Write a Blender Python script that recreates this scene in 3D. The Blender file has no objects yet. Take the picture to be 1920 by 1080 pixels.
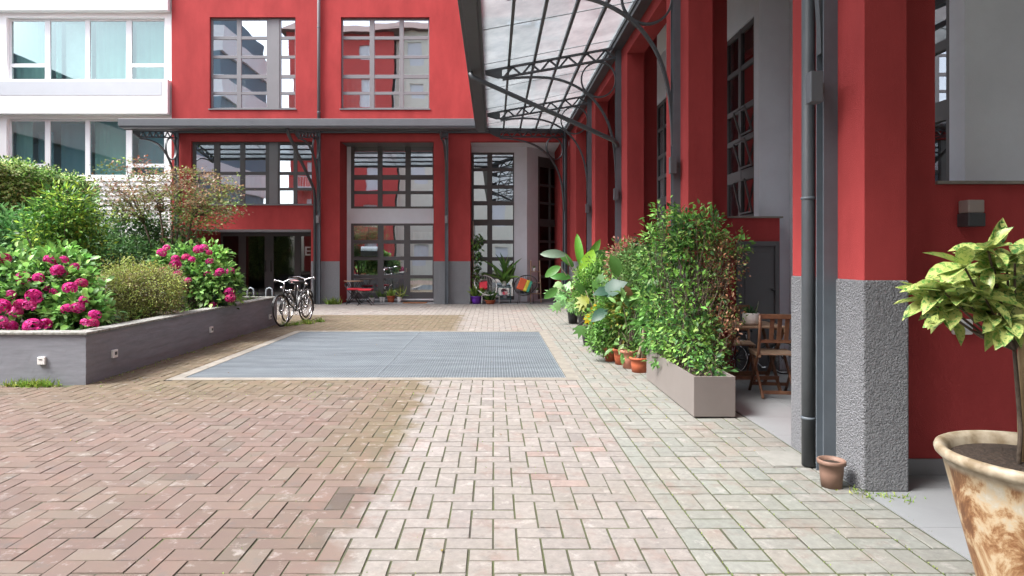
import bpy, math, random
import numpy as np
from mathutils import Vector, Matrix
random.seed(7); RNG = np.random.default_rng(11)
R = math.radians
scene = bpy.context.scene
C = scene.collection

# ---------------------------------------------------------------- camera
F, CX, HY, HC = 1190.0, 925.0, 480.0, 1.5      # focal (px at 1920), vanishing point, eye height
cam_d = bpy.data.cameras.new('camera'); cam = bpy.data.objects.new('camera', cam_d); C.objects.link(cam)
cam.location = (0, 0, HC); cam.rotation_euler = (R(90), 0, 0)
cam_d.sensor_width = 36; cam_d.lens = 36 * F / 1920
cam_d.shift_x = (960 - CX) / 1920; cam_d.shift_y = -(540 - HY) / 1920
cam_d.clip_end = 400; cam_d.clip_start = 0.05
scene.camera = cam

# ---------------------------------------------------------------- sky, sun, exposure
world = bpy.data.worlds.new('World'); scene.world = world; world.use_nodes = True
nt = world.node_tree; nt.nodes.clear()
sky = nt.nodes.new('ShaderNodeTexSky'); sky.sky_type = 'NISHITA'; sky.sun_disc = False
SUN_EL, SUN_AZ = 52, -110                      # degrees; azimuth from +Y clockwise: high, from behind the viewer's left
sky.sun_elevation = R(SUN_EL); sky.sun_rotation = R(SUN_AZ); sky.dust_density = 3.0; sky.air_density = 1.0
hs = nt.nodes.new('ShaderNodeHueSaturation'); hs.inputs['Saturation'].default_value = 0.42
bgn = nt.nodes.new('ShaderNodeBackground'); bgn.inputs['Strength'].default_value = 0.15
wo = nt.nodes.new('ShaderNodeOutputWorld')
nt.links.new(sky.outputs[0], hs.inputs['Color']); nt.links.new(hs.outputs[0], bgn.inputs[0]); nt.links.new(bgn.outputs[0], wo.inputs[0])
sd = bpy.data.lights.new('sun', 'SUN'); sd.energy = 2.0; sd.angle = R(28); sd.color = (1, .98, .95)
sun = bpy.data.objects.new('sun', sd); C.objects.link(sun)
dv = Vector((math.sin(R(SUN_AZ)) * math.cos(R(SUN_EL)), math.cos(R(SUN_AZ)) * math.cos(R(SUN_EL)), math.sin(R(SUN_EL))))
sun.rotation_euler = dv.to_track_quat('Z', 'Y').to_euler(); sun.location = dv * 60
scene.view_settings.view_transform = 'Standard'; scene.view_settings.look = 'None'
scene.view_settings.gamma = 1; scene.view_settings.exposure = 1.95
scene.render.engine = 'CYCLES'
scene.cycles.max_bounces = 8; scene.cycles.transparent_max_bounces = 12

# ---------------------------------------------------------------- materials
def mat(name, col, rough=.6, metal=0, var=.0, vscale=2.0, bump=0, bscale=60, col2=None, spec=.5, dirt=0, coat=0, bdist=.01, stretch=None):
    m = bpy.data.materials.new(name); m.use_nodes = True
    n = m.node_tree.nodes; l = m.node_tree.links
    b = n['Principled BSDF']; b.inputs['Base Color'].default_value = (*col, 1)
    b.inputs['Roughness'].default_value = rough; b.inputs['Metallic'].default_value = metal
    b.inputs['Specular IOR Level'].default_value = spec; b.inputs['Coat Weight'].default_value = coat
    tc = n.new('ShaderNodeTexCoord'); src = tc.outputs['Object']
    if stretch:
        mp = n.new('ShaderNodeMapping'); mp.inputs['Scale'].default_value = stretch; l.new(src, mp.inputs[0]); src = mp.outputs[0]
    if var or col2:
        no = n.new('ShaderNodeTexNoise'); no.inputs['Scale'].default_value = vscale; no.inputs['Detail'].default_value = 8; no.inputs['Roughness'].default_value = .65
        l.new(src, no.inputs['Vector'])
        rp = n.new('ShaderNodeValToRGB'); rp.color_ramp.elements[0].position = .32; rp.color_ramp.elements[1].position = .68
        c2 = col2 or tuple(min(1, c * (1 + var)) for c in col); c1 = tuple(c * (1 - var) for c in col)
        rp.color_ramp.elements[0].color = (*c1, 1); rp.color_ramp.elements[1].color = (*c2, 1)
        l.new(no.outputs['Fac'], rp.inputs[0]); l.new(rp.outputs[0], b.inputs['Base Color'])
    if bump:
        n2 = n.new('ShaderNodeTexNoise'); n2.inputs['Scale'].default_value = bscale; n2.inputs['Detail'].default_value = 4
        l.new(tc.outputs['Object'], n2.inputs['Vector'])
        bp = n.new('ShaderNodeBump'); bp.inputs['Strength'].default_value = bump; bp.inputs['Distance'].default_value = bdist
        l.new(n2.outputs['Fac'], bp.inputs['Height']); l.new(bp.outputs[0], b.inputs['Normal'])
    return m

def tint_mat(name, rough=.6, bump=0, bscale=60, trans=0, spec=.4, mott=0, mscale=14, bdist=.004):
    """colour from the per-face 'tint' attribute (bricks, leaves), optional mottling"""
    m = bpy.data.materials.new(name); m.use_nodes = True
    n = m.node_tree.nodes; l = m.node_tree.links; b = n['Principled BSDF']
    at = n.new('ShaderNodeAttribute'); at.attribute_name = 'tint'; colo = at.outputs['Color']
    tc = n.new('ShaderNodeTexCoord')
    if mott:
        no = n.new('ShaderNodeTexNoise'); no.inputs['Scale'].default_value = mscale; no.inputs['Detail'].default_value = 9; no.inputs['Roughness'].default_value = .7
        l.new(tc.outputs['Object'], no.inputs['Vector'])
        mr = n.new('ShaderNodeMapRange'); mr.inputs[1].default_value = .3; mr.inputs[2].default_value = .7; mr.inputs[3].default_value = 1 - mott; mr.inputs[4].default_value = 1 + mott
        l.new(no.outputs['Fac'], mr.inputs[0])
        mx = n.new('ShaderNodeVectorMath'); mx.operation = 'SCALE'; l.new(colo, mx.inputs[0]); l.new(mr.outputs[0], mx.inputs['Scale']); colo = mx.outputs[0]
    if name == 'concrete_paver':
        a2 = n.new('ShaderNodeAttribute'); a2.attribute_name = 'damp'
        sx = n.new('ShaderNodeSeparateXYZ'); l.new(tc.outputs['Object'], sx.inputs[0])
        nb = n.new('ShaderNodeTexNoise'); nb.inputs['Scale'].default_value = 2.6; nb.inputs['Detail'].default_value = 8; nb.inputs['Roughness'].default_value = .62; l.new(tc.outputs['Object'], nb.inputs['Vector'])
        ad = n.new('ShaderNodeMath'); ad.operation = 'MULTIPLY_ADD'; l.new(nb.outputs['Fac'], ad.inputs[0]); ad.inputs[1].default_value = .9; l.new(sx.outputs['X'], ad.inputs[2])
        s1 = n.new('ShaderNodeMapRange'); s1.interpolation_type = 'SMOOTHSTEP'; s1.inputs[1].default_value = -.42; s1.inputs[2].default_value = -.18; l.new(ad.outputs[0], s1.inputs[0])
        s2 = n.new('ShaderNodeMapRange'); s2.interpolation_type = 'SMOOTHSTEP'; s2.inputs[1].default_value = 16.0; s2.inputs[2].default_value = 16.3; l.new(sx.outputs['Y'], s2.inputs[0])
        mxx = n.new('ShaderNodeMath'); mxx.operation = 'MAXIMUM'; l.new(s1.outputs[0], mxx.inputs[0]); l.new(s2.outputs[0], mxx.inputs[1])
        xz = n.new('ShaderNodeMix'); xz.data_type = 'RGBA'; l.new(mxx.outputs[0], xz.inputs[0]); l.new(a2.outputs['Color'], xz.inputs[6]); l.new(colo, xz.inputs[7]); colo = xz.outputs[2]
        for (sc_, p0, p1, cc, am) in ((3.2, .52, .64, (.19, .115, .095, 1), .42), (6.5, .56, .66, (.10, .10, .10, 1), .42), (1.1, .48, .66, (.19, .18, .11, 1), .12), (8.0, .56, .66, (.42, .39, .37, 1), .38)):
            n3 = n.new('ShaderNodeTexNoise'); n3.inputs['Scale'].default_value = sc_; n3.inputs['Detail'].default_value = 10; n3.inputs['Roughness'].default_value = .72
            ofs = n.new('ShaderNodeMapping'); ofs.inputs['Location'].default_value = (sc_ * 3, sc_, 0); l.new(tc.outputs['Object'], ofs.inputs[0]); l.new(ofs.outputs[0], n3.inputs['Vector'])
            m3 = n.new('ShaderNodeMapRange'); m3.inputs[1].default_value = p0; m3.inputs[2].default_value = p1; m3.inputs[3].default_value = 0; m3.inputs[4].default_value = am; l.new(n3.outputs['Fac'], m3.inputs[0])
            x3 = n.new('ShaderNodeMix'); x3.data_type = 'RGBA'; l.new(m3.outputs[0], x3.inputs[0]); l.new(colo, x3.inputs[6]); x3.inputs[7].default_value = cc; colo = x3.outputs[2]
    l.new(colo, b.inputs['Base Color'])
    b.inputs['Roughness'].default_value = rough; b.inputs['Specular IOR Level'].default_value = spec
    if bump:
        n2 = n.new('ShaderNodeTexNoise'); n2.inputs['Scale'].default_value = bscale; n2.inputs['Detail'].default_value = 5
        l.new(tc.outputs['Object'], n2.inputs['Vector'])
        bp = n.new('ShaderNodeBump'); bp.inputs['Strength'].default_value = bump; bp.inputs['Distance'].default_value = bdist
        l.new(n2.outputs['Fac'], bp.inputs['Height']); l.new(bp.outputs[0], b.inputs['Normal'])
    if trans:
        tr = n.new('ShaderNodeBsdfTranslucent'); mx2 = n.new('ShaderNodeMixShader'); mx2.inputs[0].default_value = trans
        l.new(colo, tr.inputs[0]); l.new(b.outputs[0], mx2.inputs[1]); l.new(tr.outputs[0], mx2.inputs[2])
        l.new(mx2.outputs[0], n['Material Output'].inputs[0])
    return m

def glass_mat(name, tint=(.75, .85, .82), refl=.4, wav=.25, gcol=(.95, .97, 1)):
    m = bpy.data.materials.new(name); m.use_nodes = True
    n = m.node_tree.nodes; l = m.node_tree.links; n.remove(n['Principled BSDF'])
    t = n.new('ShaderNodeBsdfTransparent'); t.inputs[0].default_value = (*tint, 1)
    g = n.new('ShaderNodeBsdfGlossy'); g.inputs['Roughness'].default_value = .01; g.inputs[0].default_value = (*gcol, 1)
    fr = n.new('ShaderNodeFresnel'); fr.inputs[0].default_value = 1.5
    mr = n.new('ShaderNodeMapRange'); mr.inputs[1].default_value = 0; mr.inputs[2].default_value = 1; mr.inputs[3].default_value = refl; mr.inputs[4].default_value = 1 if refl > .1 else .35
    l.new(fr.outputs[0], mr.inputs[0])
    tc = n.new('ShaderNodeTexCoord'); no = n.new('ShaderNodeTexNoise'); no.inputs['Scale'].default_value = 1.6; no.inputs['Detail'].default_value = 1
    l.new(tc.outputs['Object'], no.inputs['Vector'])
    bp = n.new('ShaderNodeBump'); bp.inputs['Strength'].default_value = wav; bp.inputs['Distance'].default_value = .0035
    l.new(no.outputs['Fac'], bp.inputs['Height']); l.new(bp.outputs[0], g.inputs['Normal'])
    mx = n.new('ShaderNodeMixShader'); l.new(mr.outputs[0], mx.inputs[0]); l.new(t.outputs[0], mx.inputs[1]); l.new(g.outputs[0], mx.inputs[2])
    l.new(mx.outputs[0], n['Material Output'].inputs[0])
    return m

def canopy_glass():
    m = bpy.data.materials.new('patterned_glass'); m.use_nodes = True
    n = m.node_tree.nodes; l = m.node_tree.links; n.remove(n['Principled BSDF'])
    tc = n.new('ShaderNodeTexCoord')
    no = n.new('ShaderNodeTexNoise'); no.inputs['Scale'].default_value = 1.1; no.inputs['Detail'].default_value = 10; no.inputs['Roughness'].default_value = .7
    l.new(tc.outputs['Object'], no.inputs['Vector'])
    rp = n.new('ShaderNodeValToRGB'); rp.color_ramp.elements[0].position = .35; rp.color_ramp.elements[1].position = .7
    rp.color_ramp.elements[0].color = (.10, .118, .125, 1); rp.color_ramp.elements[1].color = (.205, .23, .24, 1)
    l.new(no.outputs['Fac'], rp.inputs[0])
    n2 = n.new('ShaderNodeTexNoise'); n2.inputs['Scale'].default_value = 70; n2.inputs['Detail'].default_value = 3
    l.new(tc.outputs['Object'], n2.inputs['Vector'])
    bp = n.new('ShaderNodeBump'); bp.inputs['Strength'].default_value = .5; bp.inputs['Distance'].default_value = .01; l.new(n2.outputs['Fac'], bp.inputs['Height'])
    tl = n.new('ShaderNodeBsdfTranslucent'); l.new(rp.outputs[0], tl.inputs[0]); l.new(bp.outputs[0], tl.inputs['Normal'])
    tp = n.new('ShaderNodeBsdfTransparent'); tp.inputs[0].default_value = (.83, .86, .88, 1)
    mx = n.new('ShaderNodeMixShader'); mx.inputs[0].default_value = .16; l.new(tl.outputs[0], mx.inputs[1]); l.new(tp.outputs[0], mx.inputs[2])
    g = n.new('ShaderNodeBsdfGlossy'); g.inputs['Roughness'].default_value = .15; l.new(bp.outputs[0], g.inputs['Normal'])
    m2 = n.new('ShaderNodeMixShader'); m2.inputs[0].default_value = .08; l.new(mx.outputs[0], m2.inputs[1]); l.new(g.outputs[0], m2.inputs[2])
    l.new(m2.outputs[0], n['Material Output'].inputs[0])
    return m

M = {}
M['red'] = mat('red_stucco', (.320, .046, .046), .9, var=.20, vscale=1.3, stretch=(1, 1, .4), bump=.55, bscale=150, bdist=.006, spec=.15)
M['plinth'] = mat('rough_grey_render', (.30, .305, .322), .95, var=.22, vscale=60, bump=1.0, bscale=90, bdist=.06, spec=.15)
M['greywall'] = mat('smooth_grey_paint', (.66, .70, .76), .85, var=.07, vscale=1.2, bump=.15, bscale=90, spec=.2)
M['white'] = mat('white_paint', (.86, .86, .86), .8, var=.02, vscale=1, spec=.2)
M['whiteframe'] = mat('white_metal', (.74, .75, .77), .45)
M['panelgrey'] = mat('pale_blue_grey_panel', (.48, .51, .55), .6, var=.03)
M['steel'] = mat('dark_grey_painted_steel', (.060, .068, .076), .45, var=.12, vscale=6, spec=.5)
M['steel_lit'] = mat('blue_grey_lit_steel', (.105, .125, .145), .42, var=.10, vscale=5)  # lit tone of the canopy steel put into the colour, for posts and clips
M['gutter'] = mat('grey_gutter_paint', (.095, .105, .118), .5, var=.08, vscale=3)
M['frame'] = mat('anthracite_window_frame', (.085, .083, .086), .5, var=.06)
M['framelight'] = mat('grey_window_panel', (.17, .17, .18), .5, var=.05)
M['glass'] = glass_mat('window_glass', (.62, .72, .70), .55, .3, (.88, .93, 1))
M['glassdark'] = glass_mat('dark_window_glass', (.30, .34, .34), .09, .15)
M['glassgreen'] = glass_mat('greenish_window_glass', (.62, .80, .77), .13, .12, (.72, .88, .88))
M['canglass'] = canopy_glass()
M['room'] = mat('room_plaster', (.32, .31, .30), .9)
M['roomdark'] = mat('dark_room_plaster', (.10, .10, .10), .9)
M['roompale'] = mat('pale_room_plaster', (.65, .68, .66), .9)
M['curtain'] = mat('pale_curtain', (.62, .66, .64), .9, var=.06, vscale=3)
M['tealbacking'] = mat('pale_teal_backing', (.25, .35, .335), .9, var=.05, vscale=2)  # pale tone put in to brighten the white building's panes
M['curtaingreen'] = mat('pale_green_curtain', (.40, .48, .42), .9, var=.06, vscale=3)
M['blind'] = mat('grey_blue_blind', (.17, .24, .29), .8)
M['concrete'] = mat('grey_board_marked_concrete', (.222, .232, .258), .85, var=.12, vscale=3, bump=.3, bscale=25, spec=.25, stretch=(1, 1, 7))
M['cap'] = mat('mossy_stone_capping', (.13, .13, .105), .9, col2=(.34, .34, .32), vscale=22, bump=.6, bscale=60, bdist=.012)
M['soil'] = mat('dark_soil', (.022, .014, .009), .95, col2=(.07, .045, .03), vscale=40, bump=1, bscale=70, bdist=.03)
M['tile'] = mat('grey_floor_tile', (.25, .26, .268), .5, var=.08, vscale=1.7, bump=.1, bscale=80)
M['stone'] = mat('pale_stone_kerb', (.205, .187, .16), .85, var=.22, vscale=5, bump=.3, bscale=60)
M['concr2'] = mat('cast_concrete_patch', (.235, .23, .21), .9, var=.2, vscale=4, bump=.3, bscale=70)
M['sand'] = mat('joint_sand_and_moss', (.050, .044, .036), .95, col2=(.07, .085, .03), vscale=2.5, bump=.5, bscale=50)
M['brick'] = tint_mat('concrete_paver', .88, bump=.5, bscale=160, mott=.17, mscale=22, spec=.2)
M['galv'] = mat('galvanised_steel', (.265, .30, .33), .5, .15, var=.22, vscale=1.6, stretch=(.5, 3, 1))
M['leaf'] = tint_mat('leaf', .42, trans=.3, spec=.35)
M['leafgloss'] = tint_mat('glossy_leaf', .42, trans=.22, spec=.35, mott=.12, mscale=30)
M['petal'] = tint_mat('petal', .7, trans=.25, spec=.2)
M['bark'] = mat('brown_bark', (.10, .075, .055), .9, var=.3, vscale=20, bump=.5, bscale=60)
M['barkpale'] = mat('pale_trunk', (.25, .20, .14), .9, var=.3, vscale=15, bump=.6, bscale=50)
M['terra'] = mat('terracotta_plastic', (.42, .105, .045), .6, var=.10, vscale=8)
M['terrapink'] = mat('pink_terracotta', (.52, .22, .15), .75, var=.12, vscale=8)
M['terrabrown'] = mat('brown_plastic_pot', (.22, .13, .095), .6, var=.08, vscale=8)
M['wood'] = mat('oiled_dark_wood', (.10, .042, .022), .5, col2=(.20, .095, .05), vscale=14, bump=.2, bscale=50, stretch=(1, 1, 1))
M['woodlight'] = mat('weathered_wood_slats', (.26, .16, .10), .6, col2=(.36, .25, .17), vscale=12, bump=.2, bscale=50)
M['taupe'] = mat('taupe_powder_coat', (.19, .167, .155), .5, var=.05, vscale=3)
M['rubber'] = mat('black_rubber', (.015, .015, .015), .7)
M['black'] = mat('black_metal', (.02, .02, .022), .4)
M['chrome'] = mat('chrome', (.65, .65, .66), .22, 1.0)
M['plaswhite'] = mat('white_plastic', (.72, .72, .70), .4)
M['porcelain'] = mat('white_ceramic', (.86, .85, .83), .35, var=.04, vscale=6)
M['redfab'] = mat('red_fabric', (.55, .03, .05), .85, bump=.3, bscale=80)
M['purple'] = mat('purple_ceramic', (.13, .03, .35), .3)
M['mat'] = mat('coir_mat', (.28, .12, .05), .95, var=.2, vscale=20)
M['frost'] = mat('frosted_lamp_glass', (.26, .22, .20), .35)
M['lampdark'] = mat('dark_lamp_metal', (.045, .047, .05), .45)
M['cream'] = mat('cream_render', (.82, .78, .66), .9, var=.04)
M['redfar'] = mat('red_apartment_render', (.62, .09, .08), .9, var=.05)
M['roof'] = mat('brown_roof_tiles', (.16, .10, .09), .9, var=.2, vscale=3)
M['tealtop'] = mat('teal_painted_metal', (.02, .09, .10), .4)
M['flyer'] = mat('orange_fabric', (.65, .12, .05), .85)
M['yel'] = mat('yellow_fabric', (.62, .52, .06), .85)
M['grn'] = mat('green_fabric', (.05, .30, .20), .85)

def pot_mat():
    m = bpy.data.materials.new('weathered_glazed_pot'); m.use_nodes = True
    n = m.node_tree.nodes; l = m.node_tree.links; b = n['Principled BSDF']; b.inputs['Roughness'].default_value = .55
    tc = n.new('ShaderNodeTexCoord'); mp = n.new('ShaderNodeMapping'); mp.inputs['Scale'].default_value = (1, 1, .55); l.new(tc.outputs['Object'], mp.inputs[0])
    no = n.new('ShaderNodeTexNoise'); no.inputs['Scale'].default_value = 7.5; no.inputs['Detail'].default_value = 14; no.inputs['Roughness'].default_value = .70; no.inputs['Distortion'].default_value = .8
    l.new(mp.outputs[0], no.inputs['Vector'])
    rp = n.new('ShaderNodeValToRGB'); e = rp.color_ramp.elements
    e[0].position = .41; e[0].color = (.13, .055, .022, 1); e[1].position = .72; e[1].color = (.55, .50, .42, 1)
    for p, c in ((.47, (.22, .10, .04, 1)), (.51, (.33, .20, .10, 1)), (.56, (.46, .35, .22, 1)), (.63, (.42, .38, .30, 1))):
        x = e.new(p); x.color = c
    l.new(no.outputs['Fac'], rp.inputs[0])
    sx = n.new('ShaderNodeSeparateXYZ'); l.new(tc.outputs['Object'], sx.inputs[0])
    mr = n.new('ShaderNodeMapRange'); mr.inputs[1].default_value = .635; mr.inputs[2].default_value = .655; l.new(sx.outputs['Z'], mr.inputs[0])
    mx = n.new('ShaderNodeMix'); mx.data_type = 'RGBA'; l.new(mr.outputs[0], mx.inputs[0]); l.new(rp.outputs[0], mx.inputs[6]); mx.inputs[7].default_value = (.34, .275, .19, 1)
    n5 = n.new('ShaderNodeTexNoise'); n5.inputs['Scale'].default_value = 16; n5.inputs['Detail'].default_value = 10; l.new(tc.outputs['Object'], n5.inputs['Vector']); r5 = n.new('ShaderNodeValToRGB'); r5.color_ramp.elements[0].position = .35; r5.color_ramp.elements[0].color = (.20, .15, .09, 1); r5.color_ramp.elements[1].position = .65; r5.color_ramp.elements[1].color = (.42, .36, .27, 1); l.new(n5.outputs['Fac'], r5.inputs[0]); l.new(r5.outputs[0], mx.inputs[7])
    l.new(mx.outputs[2], b.inputs['Base Color'])
    bp = n.new('ShaderNodeBump'); bp.inputs['Strength'].default_value = .3; bp.inputs['Distance'].default_value = .01; l.new(no.outputs['Fac'], bp.inputs['Height']); l.new(bp.outputs[0], b.inputs['Normal'])
    return m
M['bigpot'] = pot_mat()

# ---------------------------------------------------------------- helpers
def W(px, py, Y):
    """a point of the place at depth Y that the photograph shows at (px, py) of 1920x1080"""
    return Vector(((px - CX) * Y / F, Y, HC + (HY - py) * Y / F))
def xs(px, Y): return (px - CX) * Y / F
def zs(py, Y): return HC + (HY - py) * Y / F

class MB:
    def __init__(s): s.v = []; s.f = []; s.sm = []
    def add(s, vs, fs, smooth=False):
        o = len(s.v); s.v += [tuple(v) for v in vs]; s.f += [tuple(i + o for i in f) for f in fs]; s.sm += [smooth] * len(fs); return s
    def box(s, x0, x1, y0, y1, z0, z1):
        v = [(x, y, z) for z in (z0, z1) for y in (y0, y1) for x in (x0, x1)]
        return s.add(v, [(0, 2, 3, 1), (4, 5, 7, 6), (0, 1, 5, 4), (2, 6, 7, 3), (0, 4, 6, 2), (1, 3, 7, 5)])
    def obox(s, c, ax, ay, az):
        c = Vector(c); ax = Vector(ax); ay = Vector(ay); az = Vector(az)
        v = [c + ax * i + ay * j + az * k for k in (-1, 1) for j in (-1, 1) for i in (-1, 1)]
        return s.add(v, [(0, 2, 3, 1), (4, 5, 7, 6), (0, 1, 5, 4), (2, 6, 7, 3), (0, 4, 6, 2), (1, 3, 7, 5)])
    def bar(s, a, b, w, h, up=(0, 0, 1)):
        a = Vector(a); b = Vector(b); d = (b - a); L = d.length; d.normalize()
        side = d.cross(Vector(up))
        if side.length < 1e-4: side = d.cross(Vector((1, 0, 0)))
        side.normalize(); u = side.cross(d).normalized()
        return s.obox((a + b) / 2, d * L / 2, side * w / 2, u * h / 2)
    def tube(s, pts, r, n=8, closed=False, cap=True):
        pts = [Vector(p) for p in pts]; m = len(pts)
        rr = r if isinstance(r, (list, tuple)) else [r] * m
        ref = None; rings = []
        for i, p in enumerate(pts):
            if closed: t = pts[(i + 1) % m] - pts[i - 1]
            else: t = pts[min(i + 1, m - 1)] - pts[max(i - 1, 0)]
            if t.length < 1e-9: t = Vector((0, 0, 1))
            t.normalize()
            if ref is None:
                ref = t.orthogonal().normalized()
            else:
                ref = (ref - t * ref.dot(t))
                ref = ref.normalized() if ref.length > 1e-6 else t.orthogonal().normalized()
            b = t.cross(ref)
            rings.append([p + (ref * math.cos(2 * math.pi * k / n) + b * math.sin(2 * math.pi * k / n)) * rr[i] for k in range(n)])
        vs = [v for q in rings for v in q]; fs = []
        for i in range(m if closed else m - 1):
            j = (i + 1) % m
            for k in range(n):
                fs.append((i * n + k, i * n + (k + 1) % n, j * n + (k + 1) % n, j * n + k))
        if cap and not closed:
            fs.append(tuple(range(n - 1, -1, -1))); fs.append(tuple((m - 1) * n + k for k in range(n)))
        return s.add(vs, fs, True)
    def lathe(s, prof, c=(0, 0, 0), n=32, sx=1, sy=1, cap=True):
        vs = []; m = len(prof)
        for r, z in prof:
            for k in range(n):
                a = 2 * math.pi * k / n; vs.append((c[0] + r * math.cos(a) * sx, c[1] + r * math.sin(a) * sy, c[2] + z))
        fs = []
        for i in range(m - 1):
            for k in range(n): fs.append((i * n + k, i * n + (k + 1) % n, (i + 1) * n + (k + 1) % n, (i + 1) * n + k))
        if cap: fs.append(tuple(range(n - 1, -1, -1)))
        return s.add(vs, fs, True)
    def quad(s, a, b, c, d): return s.add([a, b, c, d], [(0, 1, 2, 3)])
    def torus(s, c, r, t, ax1, ax2, n=28, m=8):
        c = Vector(c); a = Vector(ax1).normalized(); b = Vector(ax2).normalized()
        return s.tube([c + (a * math.cos(2 * math.pi * k / n) + b * math.sin(2 * math.pi * k / n)) * r for k in range(n)], t, m, closed=True)

def origin_of(p):
    o = Vector((0, 0, 0))
    while p is not None: o += p.location; p = p.parent
    return o

def obj(name, mb, m, parent=None, bevel=0, local=False, seg=2, loc=None):
    me = bpy.data.meshes.new(name)
    off = Vector((0, 0, 0)) if (local or parent is None) else origin_of(parent)
    if loc is not None: off = Vector(loc)
    me.from_pydata([(v[0] - off.x, v[1] - off.y, v[2] - off.z) for v in mb.v], [], mb.f)
    me.polygons.foreach_set('use_smooth', mb.sm); me.update()
    o = bpy.data.objects.new(name, me); C.objects.link(o)
    me.materials.append(M[m] if isinstance(m, str) else m)
    if parent is not None: o.parent = parent
    if loc is not None: o.location = loc
    if bevel:
        b = o.modifiers.new('bevel', 'BEVEL'); b.width = bevel; b.segments = seg; b.limit_method = 'ANGLE'; b.angle_limit = R(40)
    return o

def tag(o, label, cat, group=None, kind=None):
    if label: o['label'] = label
    if cat: o['category'] = cat
    if group: o['group'] = group
    if kind: o['kind'] = kind
    return o
def thing(name, label, cat, loc=(0, 0, 0), rz=0, group=None):
    o = bpy.data.objects.new(name, None); C.objects.link(o); o.location = loc; o.rotation_euler = (0, 0, rz); o.empty_display_size = .1
    return tag(o, label, cat, group)
def struct(name, mb, m, bevel=0):
    o = obj(name, mb, m, bevel=bevel); o['kind'] = 'structure'; return o
def copy_tree(o, parent=None, loc=None, rz=None, label=None, scale=None):
    c = o.copy(); C.objects.link(c)
    if parent is not None: c.parent = parent
    if loc is not None: c.location = loc
    if rz is not None: c.rotation_euler = (0, 0, rz)
    if scale is not None: c.scale = (scale,) * 3
    if label: c['label'] = label
    for ch in list(o.children): copy_tree(ch, c)
    return c

def wall_holes(mb, u0, u1, v0, v1, holes, P, N, th):
    """wall sheet in the (u, v) plane with thickness th and rectangular holes; P(u, v) -> point, N = direction of thickness"""
    N = Vector(N) * th
    us = sorted({u0, u1, *[h[0] for h in holes], *[h[1] for h in holes]}); us = [u for u in us if u0 <= u <= u1]
    vs = sorted({v0, v1, *[h[2] for h in holes], *[h[3] for h in holes]}); vs = [v for v in vs if v0 <= v <= v1]
    def solid(i, j):
        if i < 0 or j < 0 or i >= len(us) - 1 or j >= len(vs) - 1: return False
        a = (us[i] + us[i + 1]) / 2; b = (vs[j] + vs[j + 1]) / 2
        return not any(h[0] < a < h[1] and h[2] < b < h[3] for h in holes)
    for i in range(len(us) - 1):
        for j in range(len(vs) - 1):
            if not solid(i, j): continue
            a, b, c, d = Vector(P(us[i], vs[j])), Vector(P(us[i + 1], vs[j])), Vector(P(us[i + 1], vs[j + 1])), Vector(P(us[i], vs[j + 1]))
            mb.quad(a, b, c, d); mb.quad(d + N, c + N, b + N, a + N)
            if not solid(i - 1, j): mb.quad(d, d + N, a + N, a)
            if not solid(i + 1, j): mb.quad(b, b + N, c + N, c)
            if not solid(i, j - 1): mb.quad(a, a + N, b + N, b)
            if not solid(i, j + 1): mb.quad(c, c + N, d + N, d)
    return mb

def window(parent, u0, u1, v0, v1, cols, rows, P, N, fm='frame', gm='glass', dep=.06, name='window', tilt=.0012, heavy=None):
    """frame with bars between the pane columns and rows + one mesh of panes. P(u,v) on the frame's front face, N points inwards"""
    N = Vector(N); f = MB()
    us = [u0] + [x for c in cols for x in c] + [u1]
    def slab(a0, a1, b0, b1, d0, d1):
        p = [Vector(P(a0, b0)), Vector(P(a1, b0)), Vector(P(a1, b1)), Vector(P(a0, b1))]
        vv = [q + N * d0 for q in p] + [q + N * d1 for q in p]
        f.add(vv, [(0, 1, 2, 3), (7, 6, 5, 4), (0, 4, 5, 1), (1, 5, 6, 2), (2, 6, 7, 3), (3, 7, 4, 0)])
    for k in range(0, len(us), 2): slab(us[k], us[k + 1], v0, v1, 0, dep)
    vs = [v0] + [x for r in rows for x in r] + [v1]
    for c in cols:
        for k in range(0, len(vs), 2):
            slab(c[0], c[1], vs[k], vs[k + 1], .006, dep - .004)
    fo = obj(name, f, fm, parent, bevel=.004, seg=1)
    g = MB()
    for c in cols:
        for r in rows:
            t1, t2 = random.uniform(-tilt, tilt), random.uniform(-tilt, tilt)
            wU, wV = 1, 1
            q = [Vector(P(c[0], r[0])) + N * (dep * .5 + (t1 * wU + t2 * wV)), Vector(P(c[1], r[0])) + N * (dep * .5 + (-t1 * wU + t2 * wV)),
                 Vector(P(c[1], r[1])) + N * (dep * .5 + (-t1 * wU - t2 * wV)), Vector(P(c[0], r[1])) + N * (dep * .5 + (t1 * wU - t2 * wV))]
            g.quad(*q)
    obj('pane', g, gm, fo)
    return fo

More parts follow.
